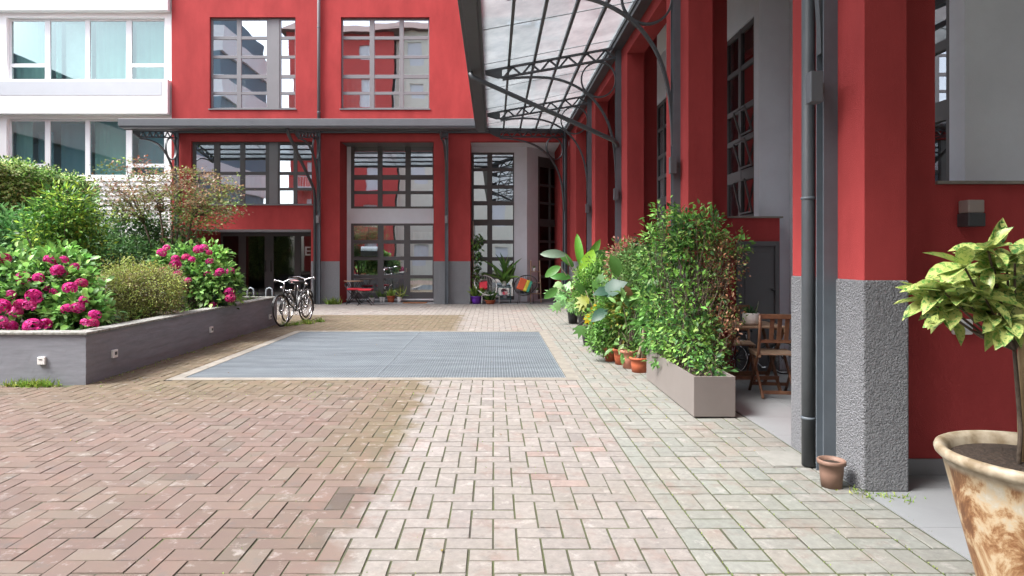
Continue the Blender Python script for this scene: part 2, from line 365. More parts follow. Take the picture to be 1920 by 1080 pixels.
def room(parent, x0, x1, y0, y1, z0, z1, m='room', name='interior'):
    b = MB(); b.quad((x0, y1, z0), (x1, y1, z0), (x1, y1, z1), (x0, y1, z1))
    b.quad((x0, y0, z0), (x0, y1, z0), (x0, y1, z1), (x0, y0, z1)); b.quad((x1, y0, z0), (x1, y1, z0), (x1, y1, z1), (x1, y0, z1))
    b.quad((x0, y0, z0), (x1, y0, z0), (x1, y1, z0), (x0, y1, z0)); b.quad((x0, y0, z1), (x1, y0, z1), (x1, y1, z1), (x0, y1, z1))
    return obj(name, b, m, parent)
def curtain(parent, x0, x1, y, z0, z1, m='curtain', amp=.03, lam=.16):
    b = MB(); n = max(4, int((x1 - x0) / .025)); vs = []
    for i in range(n + 1):
        x = x0 + (x1 - x0) * i / n; yy = y + amp * math.sin(x * 2 * math.pi / lam) * (.7 + .3 * math.sin(x * 9))
        vs += [(x, yy, z0), (x, yy, z1)]
    b.add(vs, [(2 * i, 2 * i + 2, 2 * i + 3, 2 * i + 1) for i in range(n)], True)
    return obj('curtain', b, m, parent)

# ---------------------------------------------------------------- leaf machinery
def unit(a): return a / np.maximum(np.linalg.norm(a, axis=-1, keepdims=True), 1e-9)
T_SIMPLE = (np.array([(0, 0, 0), (.45, -.5, .10), (1, 0, -.05), (.45, .5, .10)]), [(0, 1, 2), (0, 2, 3)])
T_BROAD = (np.array([(0, 0, 0), (.28, -.42, .07), (.62, -.46, .05), (1, 0, -.16), (.62, .46, .05), (.28, .42, .07), (.3, 0, 0), (.65, 0, -.03)]),
           [(0, 1, 6), (1, 2, 7, 6), (2, 3, 7), (3, 4, 7), (4, 5, 6, 7), (5, 0, 6)])
def star(lobes, inner=.42, spread=2.4, ln=None):
    v = [(0, 0, 0)]; n = len(lobes)
    for i, r in enumerate(lobes):
        a = -spread + 2 * spread * i / (n - 1)
        v.append((.35 + .65 * r * math.cos(a), .65 * r * math.sin(a), -.06 * r))
        if i < n - 1:
            a2 = a + spread / (n - 1); v.append((.35 + .65 * inner * math.cos(a2), .65 * inner * math.sin(a2), .03))
    v = [(.0, 0, 0), (.35, 0, .04)] + v[1:]
    m = len(v)
    return (np.array(v), [(1, i, i + 1) for i in range(2, m - 1)] + [(0, 2, 1), (0, 1, m - 1)])
T_MAPLE = star([.55, .85, 1.0, .85, .55], .30, 1.9)
T_FATSIA = star([.6, .85, 1.0, 1.05, 1.0, .85, .6], .5, 2.2)
def long_tmpl(nseg=6, droop=.25, wid=lambda t: math.sin(math.pi * min(1, t * .97 + .03)) ** .6, fold=.12):
    v = []; f = []
    for i in range(nseg + 1):
        t = i / nseg; w = wid(t) * .5
        v += [(t, -w, fold * w - droop * t * t), (t, 0, -droop * t * t), (t, w, fold * w - droop * t * t)]
    for i in range(nseg):
        a = 3 * i; f += [(a, a + 1, a + 4, a + 3), (a + 1, a + 2, a + 5, a + 4)]
    return (np.array(v), f)
T_BANANA = long_tmpl(8, .35); T_STRAP = long_tmpl(5, .45, lambda t: (1 - t) ** .5 if t > .2 else .9, .3)

class Leaves:
    def __init__(s): s.v = []; s.f = []; s.c = []; s.n = 0
    def add(s, P, D, N, L, Wd, col, tmpl=T_SIMPLE):
        P = np.atleast_2d(np.asarray(P, float)); n = len(P)
        D = unit(np.atleast_2d(np.asarray(D, float)) * np.ones((n, 1))); N = np.atleast_2d(np.asarray(N, float)) * np.ones((n, 1))
        B = unit(np.cross(N, D)); N2 = np.cross(D, B)
        L = np.ones(n) * L; Wd = np.ones(n) * Wd; col = np.atleast_2d(np.asarray(col, float)) * np.ones((n, 1))
        T, F_ = tmpl
        v = P[:, None, :] + (L[:, None, None] * (T[None, :, 0:1] * D[:, None, :] + T[None, :, 2:3] * N2[:, None, :])) + Wd[:, None, None] * T[None, :, 1:2] * B[:, None, :]
        k = len(T)
        s.v.append(v.reshape(-1, 3)); s.c.append(np.repeat(col, k, axis=0))
        for i, f in enumerate(F_):
            s.f.append((np.array(f)[None, :] + (np.arange(n) * k)[:, None] + s.n))
        s.n += n * k
        return s
    def build(s, name, m, parent=None, local=False):
        V = np.concatenate(s.v); off = Vector((0, 0, 0)) if (local or parent is None) else origin_of(parent)
        V = V - np.array(off)
        me = bpy.data.meshes.new(name); me.vertices.add(len(V)); me.vertices.foreach_set('co', V.ravel())
        tot = np.concatenate([np.full(len(a), a.shape[1]) for a in s.f]); st = np.concatenate([[0], np.cumsum(tot)[:-1]])
        li = np.concatenate([a.ravel() for a in s.f])
        me.loops.add(len(li)); me.loops.foreach_set('vertex_index', li.astype(np.int32))
        me.polygons.add(len(tot)); me.polygons.foreach_set('loop_start', st.astype(np.int32)); me.polygons.foreach_set('loop_total', tot.astype(np.int32))
        me.update(calc_edges=True)
        ca = me.color_attributes.new('tint', 'FLOAT_COLOR', 'POINT'); cc = np.concatenate(s.c); cc = np.concatenate([cc, np.ones((len(cc), 1))], 1)
        ca.data.foreach_set('color', cc.ravel().astype(np.float32))
        o = bpy.data.objects.new(name, me); C.objects.link(o); me.materials.append(M[m])
        if parent is not None: o.parent = parent
        return o

def pal(colors, n, jit=.18):
    c = np.array(colors)[RNG.integers(0, len(colors), n)]
    return np.clip(c * 1.5 * (1 + RNG.normal(0, jit, (n, 1))) * (1 + RNG.normal(0, .06, (n, 3))), 0.002, 1)

def clumps(lv, centers, sig, per, L, ratio, colors, tmpl=T_SIMPLE, up=.5, out=None, cj=.16, flat=1.0, lj=.25):
    """per leaves round every centre; colour drifts from clump to clump"""
    centers = np.asarray(centers, float); n = len(centers)
    cc = pal(colors, n, cj)
    P = np.repeat(centers, per, 0); off = RNG.normal(0, 1, P.shape) * sig; off[:, 2] *= flat; P = P + off
    D = unit(off + RNG.normal(0, .5 * sig, off.shape) + np.array([0, 0, -.15 * sig]))
    if out is not None: D = unit(D + .6 * unit(P - np.asarray(out)))
    N = unit(RNG.normal(0, .55, P.shape) + np.array([0, 0, up + .3]))
    col = np.repeat(cc, per, 0) * (1 + RNG.normal(0, .2, (len(P), 1))); col = np.clip(col, .003, 1)
    LL = L * (1 + RNG.uniform(-lj, lj, len(P)))
    lv.add(P, D, N, LL, LL * ratio, col, tmpl)
    return lv

def ellipsoid_pts(c, r, n, rmin=.5, zmin=-1):
    d = unit(RNG.normal(0, 1, (n * 3, 3))); d = d[d[:, 2] > zmin][:n]
    rad = (rmin ** 3 + (1 - rmin ** 3) * RNG.random(len(d))) ** (1 / 3)
    lump = 1 + .14 * np.sin(d[:, 0] * 5 + c[0]) * np.cos(d[:, 1] * 4 + d[:, 2] * 6)
    return np.array(c) + d * (rad * lump)[:, None] * np.array(r)

def stems(parent, base, tips, r0=.012, m='bark', name='stem', spread=.05, bend=.06):
    b = MB(); base = Vector(base)
    for t in tips:
        t = Vector(t); s0 = base + Vector((random.uniform(-spread, spread), random.uniform(-spread, spread), 0))
        pts = [s0.lerp(t, k / 5) + Vector((random.gauss(0, bend), random.gauss(0, bend), 0)) * math.sin(math.pi * k / 5) * .6 for k in range(6)]
        b.tube(pts, [r0 * (1 - .13 * k) for k in range(6)], 5)
    return obj(name, b, m, parent)

def pot(parent, r, h, m, rb=None, name='pot', rim=.012, n=28, soil=True, c=None):
    rb = rb or r * .72; c = c or origin_of(parent)
    b = MB().lathe([(rb, 0), (rb + (r - rb) * .5, h * .5), (r - .004, h * .84), (r + rim, h * .85), (r + rim * 1.1, h * .98), (r + rim * .6, h), (r - .006, h), (r - .012, h * .86), (rb * .9, h * .55)], c, n)
    p = obj(name, b, m, parent)
    if soil: obj('soil', MB().lathe([(r - .008, h * .86), (r * .5, h * .885), (.001, h * .89)], c, n, cap=False), 'soil', p)
    return p

# ================================================================= GROUND
YF = 19.83                                     # back facade plane
S = YF / F
XA = 2.36                                      # arcade pillars' courtyard face
XT = 2.34                                      # edge of the tiled arcade floor
GX0, GX1, GY0, GY1 = -3.81, .90, 7.83, 12.57   # metal grate
PLX, PLY0, PLY1 = -4.74, 7.38, 13.9            # raised planter
g = MB(); 
for (x0, x1, y0, y1) in ((-60, 60, -60, GY0 - .2), (-60, GX0 - .2, GY0 - .2, GY1 + .2), (GX1 + .2, 60, GY0 - .2, GY1 + .2), (-60, 60, GY1 + .2, 60)):
    g.quad((x0, y0, -.0045), (x1, y0, -.0045), (x1, y1, -.0045), (x0, y1, -.0045))
struct('ground', g, 'sand')

def smooth(a, b, x):
    t = min(1, max(0, (x - a) / (b - a))); return t * t * (3 - 2 * t)
def brick_col(cx, cy, zone):
    rr = random.random()
    wob = .12 * math.sin(cy * 1.7) + .06 * math.sin(cy * 5.1)
    if zone == 'basket':
        far = edge = 0; c = Vector((.282, .288, .262)) * random.uniform(.93, 1.06)
        c.x *= random.uniform(.98, 1.05)
        if rr < .22: c = Vector((.31, .29, .26)) * random.uniform(.94, 1.05)
        return c, c
    dry = Vector((.303, .275, .256)) * random.uniform(.94, 1.06)
    if rr < .07 and cx > .3: dry = Vector((.33, .26, .235)) * random.uniform(.8, 1.2)
    elif rr < .10: dry = Vector((.31, .28, .265)) * random.uniform(.8, 1.2)
    wet = Vector((.205, .150, .130)) * random.uniform(.90, 1.10)
    if rr < .15: wet = Vector((.215, .172, .146)) * random.uniform(.92, 1.08)
    elif rr > .95: wet = Vector((.165, .13, .112)) * random.uniform(.8, 1.2)
    moss = Vector((.180, .145, .090)) * random.uniform(.86, 1.14)
    far = smooth(5.6, 8.0, cy + .5 * math.sin(cx * 1.3))
    edge = max(smooth(-1.7, -.85, cx) * smooth(3.9, 5.2, cy), far)
    wet = wet.lerp(moss, .78 * edge)
    return dry, wet

bv = []; bf = []; bc = []; bc2 = []
def paver(x0, x1, y0, y1, zone, lod):
    gp = (.0042 if zone == 'basket' else .0032 if x0 > -.9 else .0014) + random.uniform(-.0006, .0012); x0 += gp; x1 -= gp; y0 += gp; y1 -= gp
    if x1 - x0 < .02 or y1 - y0 < .02: return
    z = random.uniform(-.0016, .0016); tx = random.uniform(-.0016, .0016); e = .0035
    c, cw = brick_col((x0 + x1) / 2, (y0 + y1) / 2, zone); c = c * .73; cw = cw * .72; o = len(bv)
    jx, jy = random.uniform(-.0012, .0012), random.uniform(-.0012, .0012); x0 += jx; x1 += jx; y0 += jy; y1 += jy
    bv.extend([(x0, y0, -.009), (x1, y0, -.009), (x1, y1, -.009), (x0, y1, -.009),
               (x0 + e, y0 + e, z + tx), (x1 - e, y0 + e, z - tx), (x1 - e, y1 - e, z - tx), (x0 + e, y1 - e, z + tx)])
    bf.extend([(o + 4, o + 5, o + 6, o + 7), (o, o + 1, o + 5, o + 4), (o + 1, o + 2, o + 6, o + 5), (o + 2, o + 3, o + 7, o + 6), (o + 3, o, o + 4, o + 7)])
    bc.extend([(c.x, c.y, c.z, 1)] * 8); bc2.extend([(cw.x, cw.y, cw.z, 1)] * 8)
def blocked(x0, x1, y0, y1):
    b = .16
    if x1 > GX0 - b and x0 < GX1 + b and y1 > GY0 - b and y0 < GY1 + b: return True
    if x1 < PLX + .01 and y1 > PLY0 and y0 < PLY1: return True
    return False
U = .125; XB = 1.0
for j in range(int(1.0 / U), int(YF / U) + 2):
    for i in range(int(-15 / U), int(XB / U) + 3):
        d = (i + j) % 4
        if d == 0: r_ = (i * U, (i + 2) * U, j * U, (j + 1) * U)
        elif d == 2: r_ = (i * U, (i + 1) * U, j * U, (j + 2) * U)
        else: continue
        x0, x1, y0, y1 = r_
        if x0 >= XB or y0 >= YF: continue
        x1 = min(x1, XB); y1 = min(y1, YF)
        # cut at the grate's kerb and the planter
        if blocked(x0, x1, y0, y1):
            b = .16
            for (rx0, rx1, ry0, ry1) in ((x0, min(x1, GX0 - b), y0, y1), (max(x0, GX1 + b), x1, y0, y1), (x0, x1, y0, min(y1, GY0 - b)), (x0, x1, max(y0, GY1 + b), y1)):
                if rx1 - rx0 > .02 and ry1 - ry0 > .02 and not blocked(rx0 + .001, rx1 - .001, ry0 + .001, ry1 - .001):
                    paver(rx0, rx1, ry0, ry1, 'herring', 0); break
            continue
        paver(x0, x1, y0, y1, 'herring', 0)
Q = .25; j = 0
y = 1.0
while y < YF:
    row = int(round(y / Q))
    paver(XB + .0, XB + U, y, min(y + Q, YF), 'basket', 0)
    for k in range(5):
        x0 = XB + U + k * Q - .02 * 0; x1 = min(x0 + Q, XT)
        if x0 >= XT: break
        if (row + k) % 2 == 0:
            paver(x0, x1, y, y + U, 'basket', 0); paver(x0, x1, y + U, y + Q, 'basket', 0)
        else:
            paver(x0, min(x0 + U, x1), y, y + Q, 'basket', 0)
            if x1 - x0 > U: paver(x0 + U, x1, y, y + Q, 'basket', 0)
    y += Q
me = bpy.data.meshes.new('paving'); me.from_pydata(bv, [], bf)
ca = me.color_attributes.new('tint', 'FLOAT_COLOR', 'POINT'); ca.data.foreach_set('color', np.array(bc, dtype=np.float32).ravel())
ca = me.color_attributes.new('damp', 'FLOAT_COLOR', 'POINT'); ca.data.foreach_set('color', np.array(bc2, dtype=np.float32).ravel())
pv = bpy.data.objects.new('paving', me); C.objects.link(pv); me.materials.append(M['brick']); pv['kind'] = 'structure'

# tiled arcade floor, with thin joints
t = MB(); ty = .5
while ty < YF + 2.9:
    for tx in range(8):
        x0 = XT + .01 + tx * .6; t.box(x0, x0 + .597, ty, ty + .597, -.05, .0035)
    ty += .6
struct('arcade_floor', t, 'tile')
t = MB(); t.box(-12.5, XT + .004, YF, YF + 2.9, -.05, .004); struct('entrance_floor', t, 'tile')
# kerb round the grate + a wide cast patch on its right
k = MB(); b = .155
k.box(GX0 - b, GX1 + b, GY0 - b, GY0 - .004, -.1, .002); k.box(GX0 - b, GX1 + b, GY1 + .004, GY1 + b, -.1, .002)
k.box(GX0 - b, GX0 - .004, GY0 - .003, GY1 + .003, -.1, .002); k.box(GX1 + .004, GX1 + b, GY0 - .003, GY1 + .003, -.1, .002)
struct('kerb', k, 'stone')
pit = MB(); pit.box(GX0 - .19, GX1 + .19, GY0 - .19, GY1 + .19, -1.2, -1.1)
for (x0, x1, y0, y1) in ((GX0 - .19, GX0, GY0, GY1), (GX1, GX1 + .19, GY0, GY1), (GX0 - .19, GX1 + .19, GY0 - .19, GY0), (GX0 - .19, GX1 + .19, GY1, GY1 + .19)):
    pit.box(x0, x1, y0, y1, -1.1, -.11)
struct('shaft', pit, 'roomdark')
gr = thing('floor_grate', 'large rectangular galvanised steel grating set flush in the brick paving', 'grate', ((GX0 + GX1) / 2, (GY0 + GY1) / 2, 0))
for a in range(5):
    for b_ in range(2):
        x0 = GX0 + (GX1 - GX0) * b_ / 2 + .006; x1 = GX0 + (GX1 - GX0) * (b_ + 1) / 2 - .006
        y0 = GY0 + (GY1 - GY0) * a / 5 + .006; y1 = GY0 + (GY1 - GY0) * (a + 1) / 5 - .006
        m_ = MB(); m_.box(x0, x1, y0, y0 + .006, -.035, -.001); m_.box(x0, x1, y1 - .006, y1, -.035, -.001)
        m_.box(x0, x0 + .006, y0 + .006, y1 - .006, -.035, -.001); m_.box(x1 - .006, x1, y0 + .006, y1 - .006, -.035, -.001)
        yy = y0 + .034
        while yy < y1 - .02: m_.box(x0 + .006, x1 - .006, yy, yy + .005, -.032, -.002); yy += .034
        xx = x0 + .034
        while xx < x1 - .02: m_.box(xx, xx + .005, y0 + .006, y1 - .006, -.014, -.0025); xx += .034
        obj('grating_panel', m_, 'galv', gr)
cv = tag(obj('drain_cover', MB().box(2.0, 2.3, 4.52, 4.86, -.03, .008), 'concr2', bevel=.004), 'square pale concrete drain cover in the pavers by the foot of the downpipe', 'drain cover')

# ================================================================= BACK BUILDING (red)
def PF(dy=0): return lambda u, v: (xs(u, YF + dy), YF + dy, zs(v, YF + dy))
GY = HY + HC / S                               # image row of the ground at the facade (in facade pixels)
XL = xs(322, YF)
rb = thing('red_building', 'red rendered building with tall gridded windows closing the end of the courtyard', 'building', (-4, YF, 0))
TOPV = -250
holes = [(393, 554, 32, 204), (639, 805, 32, 204), (358, 585, 265, 385), (350, 583, 430, GY), (637, 813, 265, GY), (882, 1052, 265, GY), (393, 554, -210, -40), (639, 805, -210, -40), (889, 1050, 32, 204)]
w = MB(); wall_holes(w, 322, CX + XA / S, TOPV, GY, holes, PF(), (0, 1, 0), .22)
obj('wall', w, 'red', rb)
for (u0, u1) in ((583.5, 637), (813, 882), (1052, 1064)):
    obj('plinth', MB().box(xs(u0, YF), xs(u1, YF), YF - .016, YF - .0005, 0, 1.335), 'plinth', rb)
# upper windows
def upwin(u0, u1, cols, dv=0, gm='glass'):
    rows = [(38, 68), (74, 104), (109.5, 140), (147, 172), (177.5, 202)]
    wf = window(rb, u0, u1, 32 + dv, 204 + dv, cols, [(a + dv, b_ + dv) for a, b_ in rows], PF(.10), (0, 1, 0), 'framelight', gm)
    s_ = MB().box(xs(u0 - 2, YF), xs(u1 + 2, YF), YF - .03, YF + .10, zs(204 + dv, YF) - .03, zs(204 + dv, YF)); obj('sill', s_, 'framelight', wf)
    return wf
cA = [(399, 444), (452.5, 500), (527, 553)]; cB = [(643, 693), (702, 749), (757, 803)]
upwin(393, 554, cA); upwin(639, 805, cB); upwin(393, 554, cA, -242); upwin(639, 805, cB, -242); upwin(889, 1050, [(893, 942), (951, 996), (1004, 1048)])
obj('window_panel', MB().box(xs(506, YF), xs(522, YF), YF + .085, YF + .099, zs(203, YF), zs(33, YF)), 'framelight', rb)
x0, x1 = XL + .3, XA - .3
room(rb, x0, x1, YF + .3, YF + 5, 5.7, 9.4, 'roompale'); room(rb, x0, x1, YF + .3, YF + 5, 9.6, 13, 'roompale')
for (u0, u1) in ((393, 450), (527, 554), (640, 700)): curtain(rb, xs(u0, YF), xs(u1, YF), YF + .45, zs(204, YF), zs(142, YF))
# lower left window
lw = window(rb, 358, 585, 265, 383, [(367, 401), (412, 450), (459, 498), (524, 550), (557, 584)], [(270, 322), (328, 352), (357, 382)], PF(.10), (0, 1, 0), 'frame', 'glass')
obj('sill', MB().box(xs(356, YF), xs(587, YF), YF - .03, YF + .10, zs(385, YF), zs(383, YF)), 'framelight', lw)
obj('window_panel', MB().box(xs(503, YF), xs(519, YF), YF + .085, YF + .099, zs(382, YF), zs(266, YF)), 'framelight', lw)
room(rb, xs(340, YF), xs(600, YF), YF + .3, YF + 4.5, zs(392, YF), 5.5, 'room')
curtain(rb, xs(412, YF), xs(584, YF), YF + .5, zs(383, YF), zs(328, YF), 'roompale')
obj('pendant_lamp', MB().lathe([(.001, .12), (.06, .11), (.22, .03), (.24, 0), (.22, -.01)], (xs(433, YF + 1.2), YF + 1.2, zs(287, YF + 1.2)), 20), 'plaswhite', rb)
# entrance recess with glazed doors
YE = 22.3
zt = zs(430, YF); xl, xr = xs(350, YF), xs(583, YF)
for xq in (xl - .1, xr): obj('recess_wall', MB().box(xq, xq + .1, YF + .22, YE, 0, zt), 'red', rb)
obj('soffit', MB().box(xl - .1, xr + .1, YF + .22, YE + .2, zt, zt + .1), 'greywall', rb)
e = window(rb, 412, 590, 437, 560.5, [(418, 447), (461, 496), (513, 552), (564, 588)], [(443, 557)], lambda u, v: (xs(u, YE), YE, zs(v, YE)), (0, 1, 0), 'frame', 'glassdark', name='entrance_door')
for px in (499, 509):
    e2 = MB(); e2.box(xs(px, YE) - .012, xs(px, YE) + .012, YE - .07, YE - .045, .95, 1.35); e2.box(xs(px, YE) - .01, xs(px, YE) + .01, YE - .045, YE, .98, 1.0); e2.box(xs(px, YE) - .01, xs(px, YE) + .01, YE - .045, YE, 1.30, 1.32); obj('handle', e2, 'black', e)
L_ = MB(); ex, ez, eh, ew, et = xs(572.5, YE), zs(479, YE), .31, .18, .045
L_.box(ex, ex + et, YE - .006, YE + .02, ez, ez + eh)
for k_ in range(3): L_.box(ex + et, ex + ew, YE - .006, YE + .02, ez + k_ * (eh - et) / 2, ez + k_ * (eh - et) / 2 + et)
obj('letter', L_, 'whiteframe', e)
obj('recess_wall', MB().box(xs(350, YF) - .1, xs(412, YE), YE + .001, YE + .1, 0, zt), 'greywall', rb)
obj('recess_wall', MB().box(xs(412, YE), xs(590, YE), YE + .001, YE + .1, zs(437, YE), zt), 'black', rb)
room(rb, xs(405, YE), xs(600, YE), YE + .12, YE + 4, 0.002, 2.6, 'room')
# bay with tall window over a glazed garden door
YR = 20.8
PR = lambda u, v: (xs(u, YR), YR, zs(v, YR))
gl = HY + HC * F / YR
xl, xr = xs(637, YF), xs(813, YF); zt = zs(265, YF)
for xq in (xl - .1, xr): obj('recess_wall', MB().box(xq, xq + .1, YF + .22, YR + .1, 0, zt), 'red', rb)
obj('soffit', MB().box(xl - .1, xr + .1, YF + .22, YR + .3, zt, zt + .1), 'frame', rb)
b = MB(); wall_holes(b, 640, 815, 250, gl, [(658, 813, 262, 391), (658, 813, 419, gl - 5)], PR, (0, 1, 0), .1); obj('wall', b, 'greywall', rb)
window(rb, 658, 813, 262, 391, [(664, 708), (717, 760), (770, 811)], [(266, 328), (337, 358), (364, 387)], PR, (0, 1, 0))
gd = window(rb, 658, 813, 419, 561, [(663, 708), (719, 757.5), (769, 811)], [(423, 450), (457, 481), (488, 516), (522, 548)], PR, (0, 1, 0), name='garden_door')
obj('handle', MB().box(xs(762, YR) - .012, xs(762, YR) + .012, YR - .05, YR, .98, 1.1), 'chrome', gd)
obj('sill', MB().box(xs(650, YR), xs(814, YR), YR - .12, YR - .002, .06, .10), 'whiteframe', gd)
obj('open_sash', MB().obox(W(692, 471, YR - .06), (.27, 0, 0), (0, .06, .15), (0, .012, -.004)), 'glass', gd)
room(rb, xl, xr, YR + .12, YR + 3.5, .05, 2.55, 'room'); room(rb, xl, xr, YR + .12, YR + 3.5, 2.65, 5.2, 'room')
curtain(rb, xs(720, YR), xs(745, YR), YR + .3, .1, 2.5, 'curtaingreen'); curtain(rb, xs(772, YR), xs(811, YR), YR + .3, .1, 2.3, 'curtain')
# bay with corner glazing
xl, xr = xs(882, YF), xs(1052, YF)
obj('recess_wall', MB().box(xl - .1, xl, YF + .22, YR + .1, 0, zt), 'red', rb); obj('recess_wall', MB().box(xr, xr + .1, YF + .22, YR + 2.4, 0, zt + .2), 'red', rb)
obj('soffit', MB().box(xl - .1, xr + .1, YF + .22, YR + 2.5, zt, zt + .1), 'greywall', rb)
b = MB(); wall_holes(b, 875, 988, 250, gl, [(884, 964, 286, gl - 4)], PR, (0, 1, 0), .1); obj('wall', b, 'greywall', rb)
window(rb, 884, 964, 286, 562, [(888.5, 913.5), (923, 962)], [(290, 315), (321, 347), (354, 377), (385, 411.5), (423, 450), (457, 482), (489, 516), (523, 555)], PR, (0, 1, 0))
A0 = Vector((xs(988, YR), YR, 0)); A1 = Vector((xs(1062, 22.4), 22.4, 0)); dA = (A1 - A0).normalized(); nA = Vector((-dA.y, dA.x, 0)); LA = (A1 - A0).length
PA = lambda u, v: (A0.x + dA.x * u, A0.y + dA.y * u, v)
ug = .58
b = MB(); wall_holes(b, .0, LA, 0, 5.3, [(ug, LA - .02, .06, zs(289, YR))], PA, nA, .1); obj('wall', b, 'greywall', rb)
window(rb, ug, LA - .02, .06, zs(289, YR), [(ug + .1, ug + .62), (ug + .72, LA - .12)], [(.18, .75), (.85, 1.35), (1.43, 1.95), (2.03, 2.5), (2.75, 3.25), (3.33, 3.85), (3.93, 4.5)], PA, nA, 'frame', 'glassdark')
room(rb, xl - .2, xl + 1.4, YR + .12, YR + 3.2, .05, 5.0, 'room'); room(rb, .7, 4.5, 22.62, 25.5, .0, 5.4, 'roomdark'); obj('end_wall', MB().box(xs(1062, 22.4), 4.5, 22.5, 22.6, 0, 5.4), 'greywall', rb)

curtain(rb, xs(885, YR), xs(905, YR), YR + .4, .1, 2.3, 'curtaingreen')
pp = tag(obj('downpipe', MB().tube([(xs(599, YF), YF - .07, 13), (xs(599, YF), YF - .07, 5.62)], .05, 14), 'framelight'), 'grey round downpipe on the red wall between the two upper windows', 'downpipe')
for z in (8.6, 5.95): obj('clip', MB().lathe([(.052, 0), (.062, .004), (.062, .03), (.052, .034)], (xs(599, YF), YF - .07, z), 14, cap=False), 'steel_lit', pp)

# ================================================================= WHITE BUILDING (left)
YW = YF + .1
PW = lambda u, v: (xs(u, YW), YW, zs(v, YW))
wb = thing('white_building', 'white office building with wide ribbon windows left of the red one', 'building', (-14, YW, 0))
hol = [(a, b_, c, d) for (c, d) in ((33, 152), (222, 330), (-160, -38)) for (a, b_) in ((12, 309), (-310, -8))]
b = MB(); wall_holes(b, -420, 321.5, TOPV, HY + HC * F / YW, hol, PW, (0, 1, 0), .25); obj('wall', b, 'white', wb)
for (c, d) in ((156, 216), (-34, 24)):
    b = MB().box(xs(-420, YW), xs(321, YW), YW - .22, YW - .001, zs(d, YW), zs(c - 4, YW)); sl = obj('floor_band', b, 'white', wb, bevel=.01)
    obj('band_panel', MB().box(xs(6, YW), xs(310, YW), YW - .228, YW - .221, zs(c + 26, YW), zs(c, YW)), 'panelgrey', sl)
for du in (0, -318):
    for (dv_, low) in ((0, 0), (189, 189), (-190, -190)):
        hcol = [(16, 79), (89, 155), (164, 232), (243, 304)]
        pn = window(wb, 12 + du, 309 + du, 33 + dv_, (152 if dv_ != 189 else 141) + dv_, [(a + du, b_ + du) for a, b_ in hcol], [(37 + dv_, 117 + dv_), (124 + dv_, (147 if dv_ != 189 else 138) + dv_)] if 0 else [(37 + dv_, (147 if dv_ != 189 else 138) + dv_)], lambda u, v: (xs(u, YW), YW + .12, zs(v, YW)), (0, 1, 0), 'whiteframe', 'glassgreen', tilt=.0008)
        for (a, b_) in (hcol[0], hcol[3]): obj('transom', MB().box(xs(a + du, YW), xs(b_ + du, YW), YW + .118, YW + .17, zs(123.5 + dv_, YW), zs(117 + dv_, YW)), 'whiteframe', pn)
room(wb, xs(-420, YW), xs(318, YW), YW + .3, YW + 5, zs(152, YW) - .5, zs(30, YW) + .3, 'roompale')
room(wb, xs(-420, YW), xs(318, YW), YW + .3, YW + 5, zs(332, YW) - .5, zs(218, YW), 'roompale')
for (a, b_, c, d, mm) in ((90, 150, 225, 330, 'blind'), (46, 76, 240, 330, 'blind'), (240, 304, 240, 330, 'blind'), (164, 180, 33, 150, 'curtain'), (20, 78, 33, 150, 'curtaingreen'), (165, 225, 222, 330, 'curtain'), (100, 150, 33, 150, 'curtain')):
    curtain(wb, xs(a, YW), xs(b_, YW), YW + .6, zs(d, YW), zs(c, YW), mm, .01, .3)
for (a, b_, c, d) in ((14, 79, 33, 150), (166, 232, 33, 150), (243, 304, 33, 150), (89, 100, 33, 150), (14, 45, 222, 330), (164, 232, 222, 330), (-300, -20, 33, 150), (-300, -20, 222, 330)):
    curtain(wb, xs(a, YW), xs(b_, YW), YW + .38, zs(d, YW), zs(c, YW), 'tealbacking', .012, .22)  # added backing sheets that make the panes read bright
b = MB()
for i in range(9): b.box(xs(-420, YW), xs(318, YW), YW - .03, YW - .001, zs(338 + i * 9, YW) - .02, zs(338 + i * 9, YW))
obj('louvre', b, 'white', wb)

# ================================================================= ARCADE BUILDING (right)
ab = thing('arcade_building', 'red pillared arcade wing along the right side of the courtyard', 'building', (3.6, 10, 0))
YP = [4.04, 7.69, 11.2, 14.72, 18.15]; PWD = .30; PDP = .97; ZB = 5.08; ZC = 5.95
YP0 = YP[0] - 3.6
pk = YP; YS0 = -3.0  # arcade run on behind the viewer, unseen, to darken the near wall
p0 = obj('pillar', MB().box(XA, XA + .275, YP0, YP0 + PDP, 1.33, ZB), 'red', ab, bevel=.006)  # unseen pillar added to keep light off the near bay
obj('plinth', MB().box(XA - .012, XA + .279, YP0 - .014, YP0 + PDP + .004, 0, 1.345), 'plinth', p0, bevel=.012)
for k_, yk in enumerate(pk):
    dp = PDP if k_ < 4 else YF - yk - .001
    wd = .275 if k_ < 1 else .30
    p = obj('pillar', MB().box(XA, XA + wd, yk, yk + dp, 1.33, ZB), 'red', ab, bevel=.006)
    obj('plinth', MB().box(XA - .012, XA + wd + .004, yk - .014, yk + dp + .004, 0, 1.345), 'plinth', p, bevel=.012)
obj('beam', MB().box(XA, XA + .30, YS0, YF - .001, ZB, ZC), 'red', ab)
obj('upper_wall', MB().box(XA, XA + .3, YS0, YF - .001, ZC, 13), 'red', ab)
obj('ceiling', MB().box(XA + .30, 6.5, YS0, YF + 3, ZC - .25, ZC), 'white', ab)
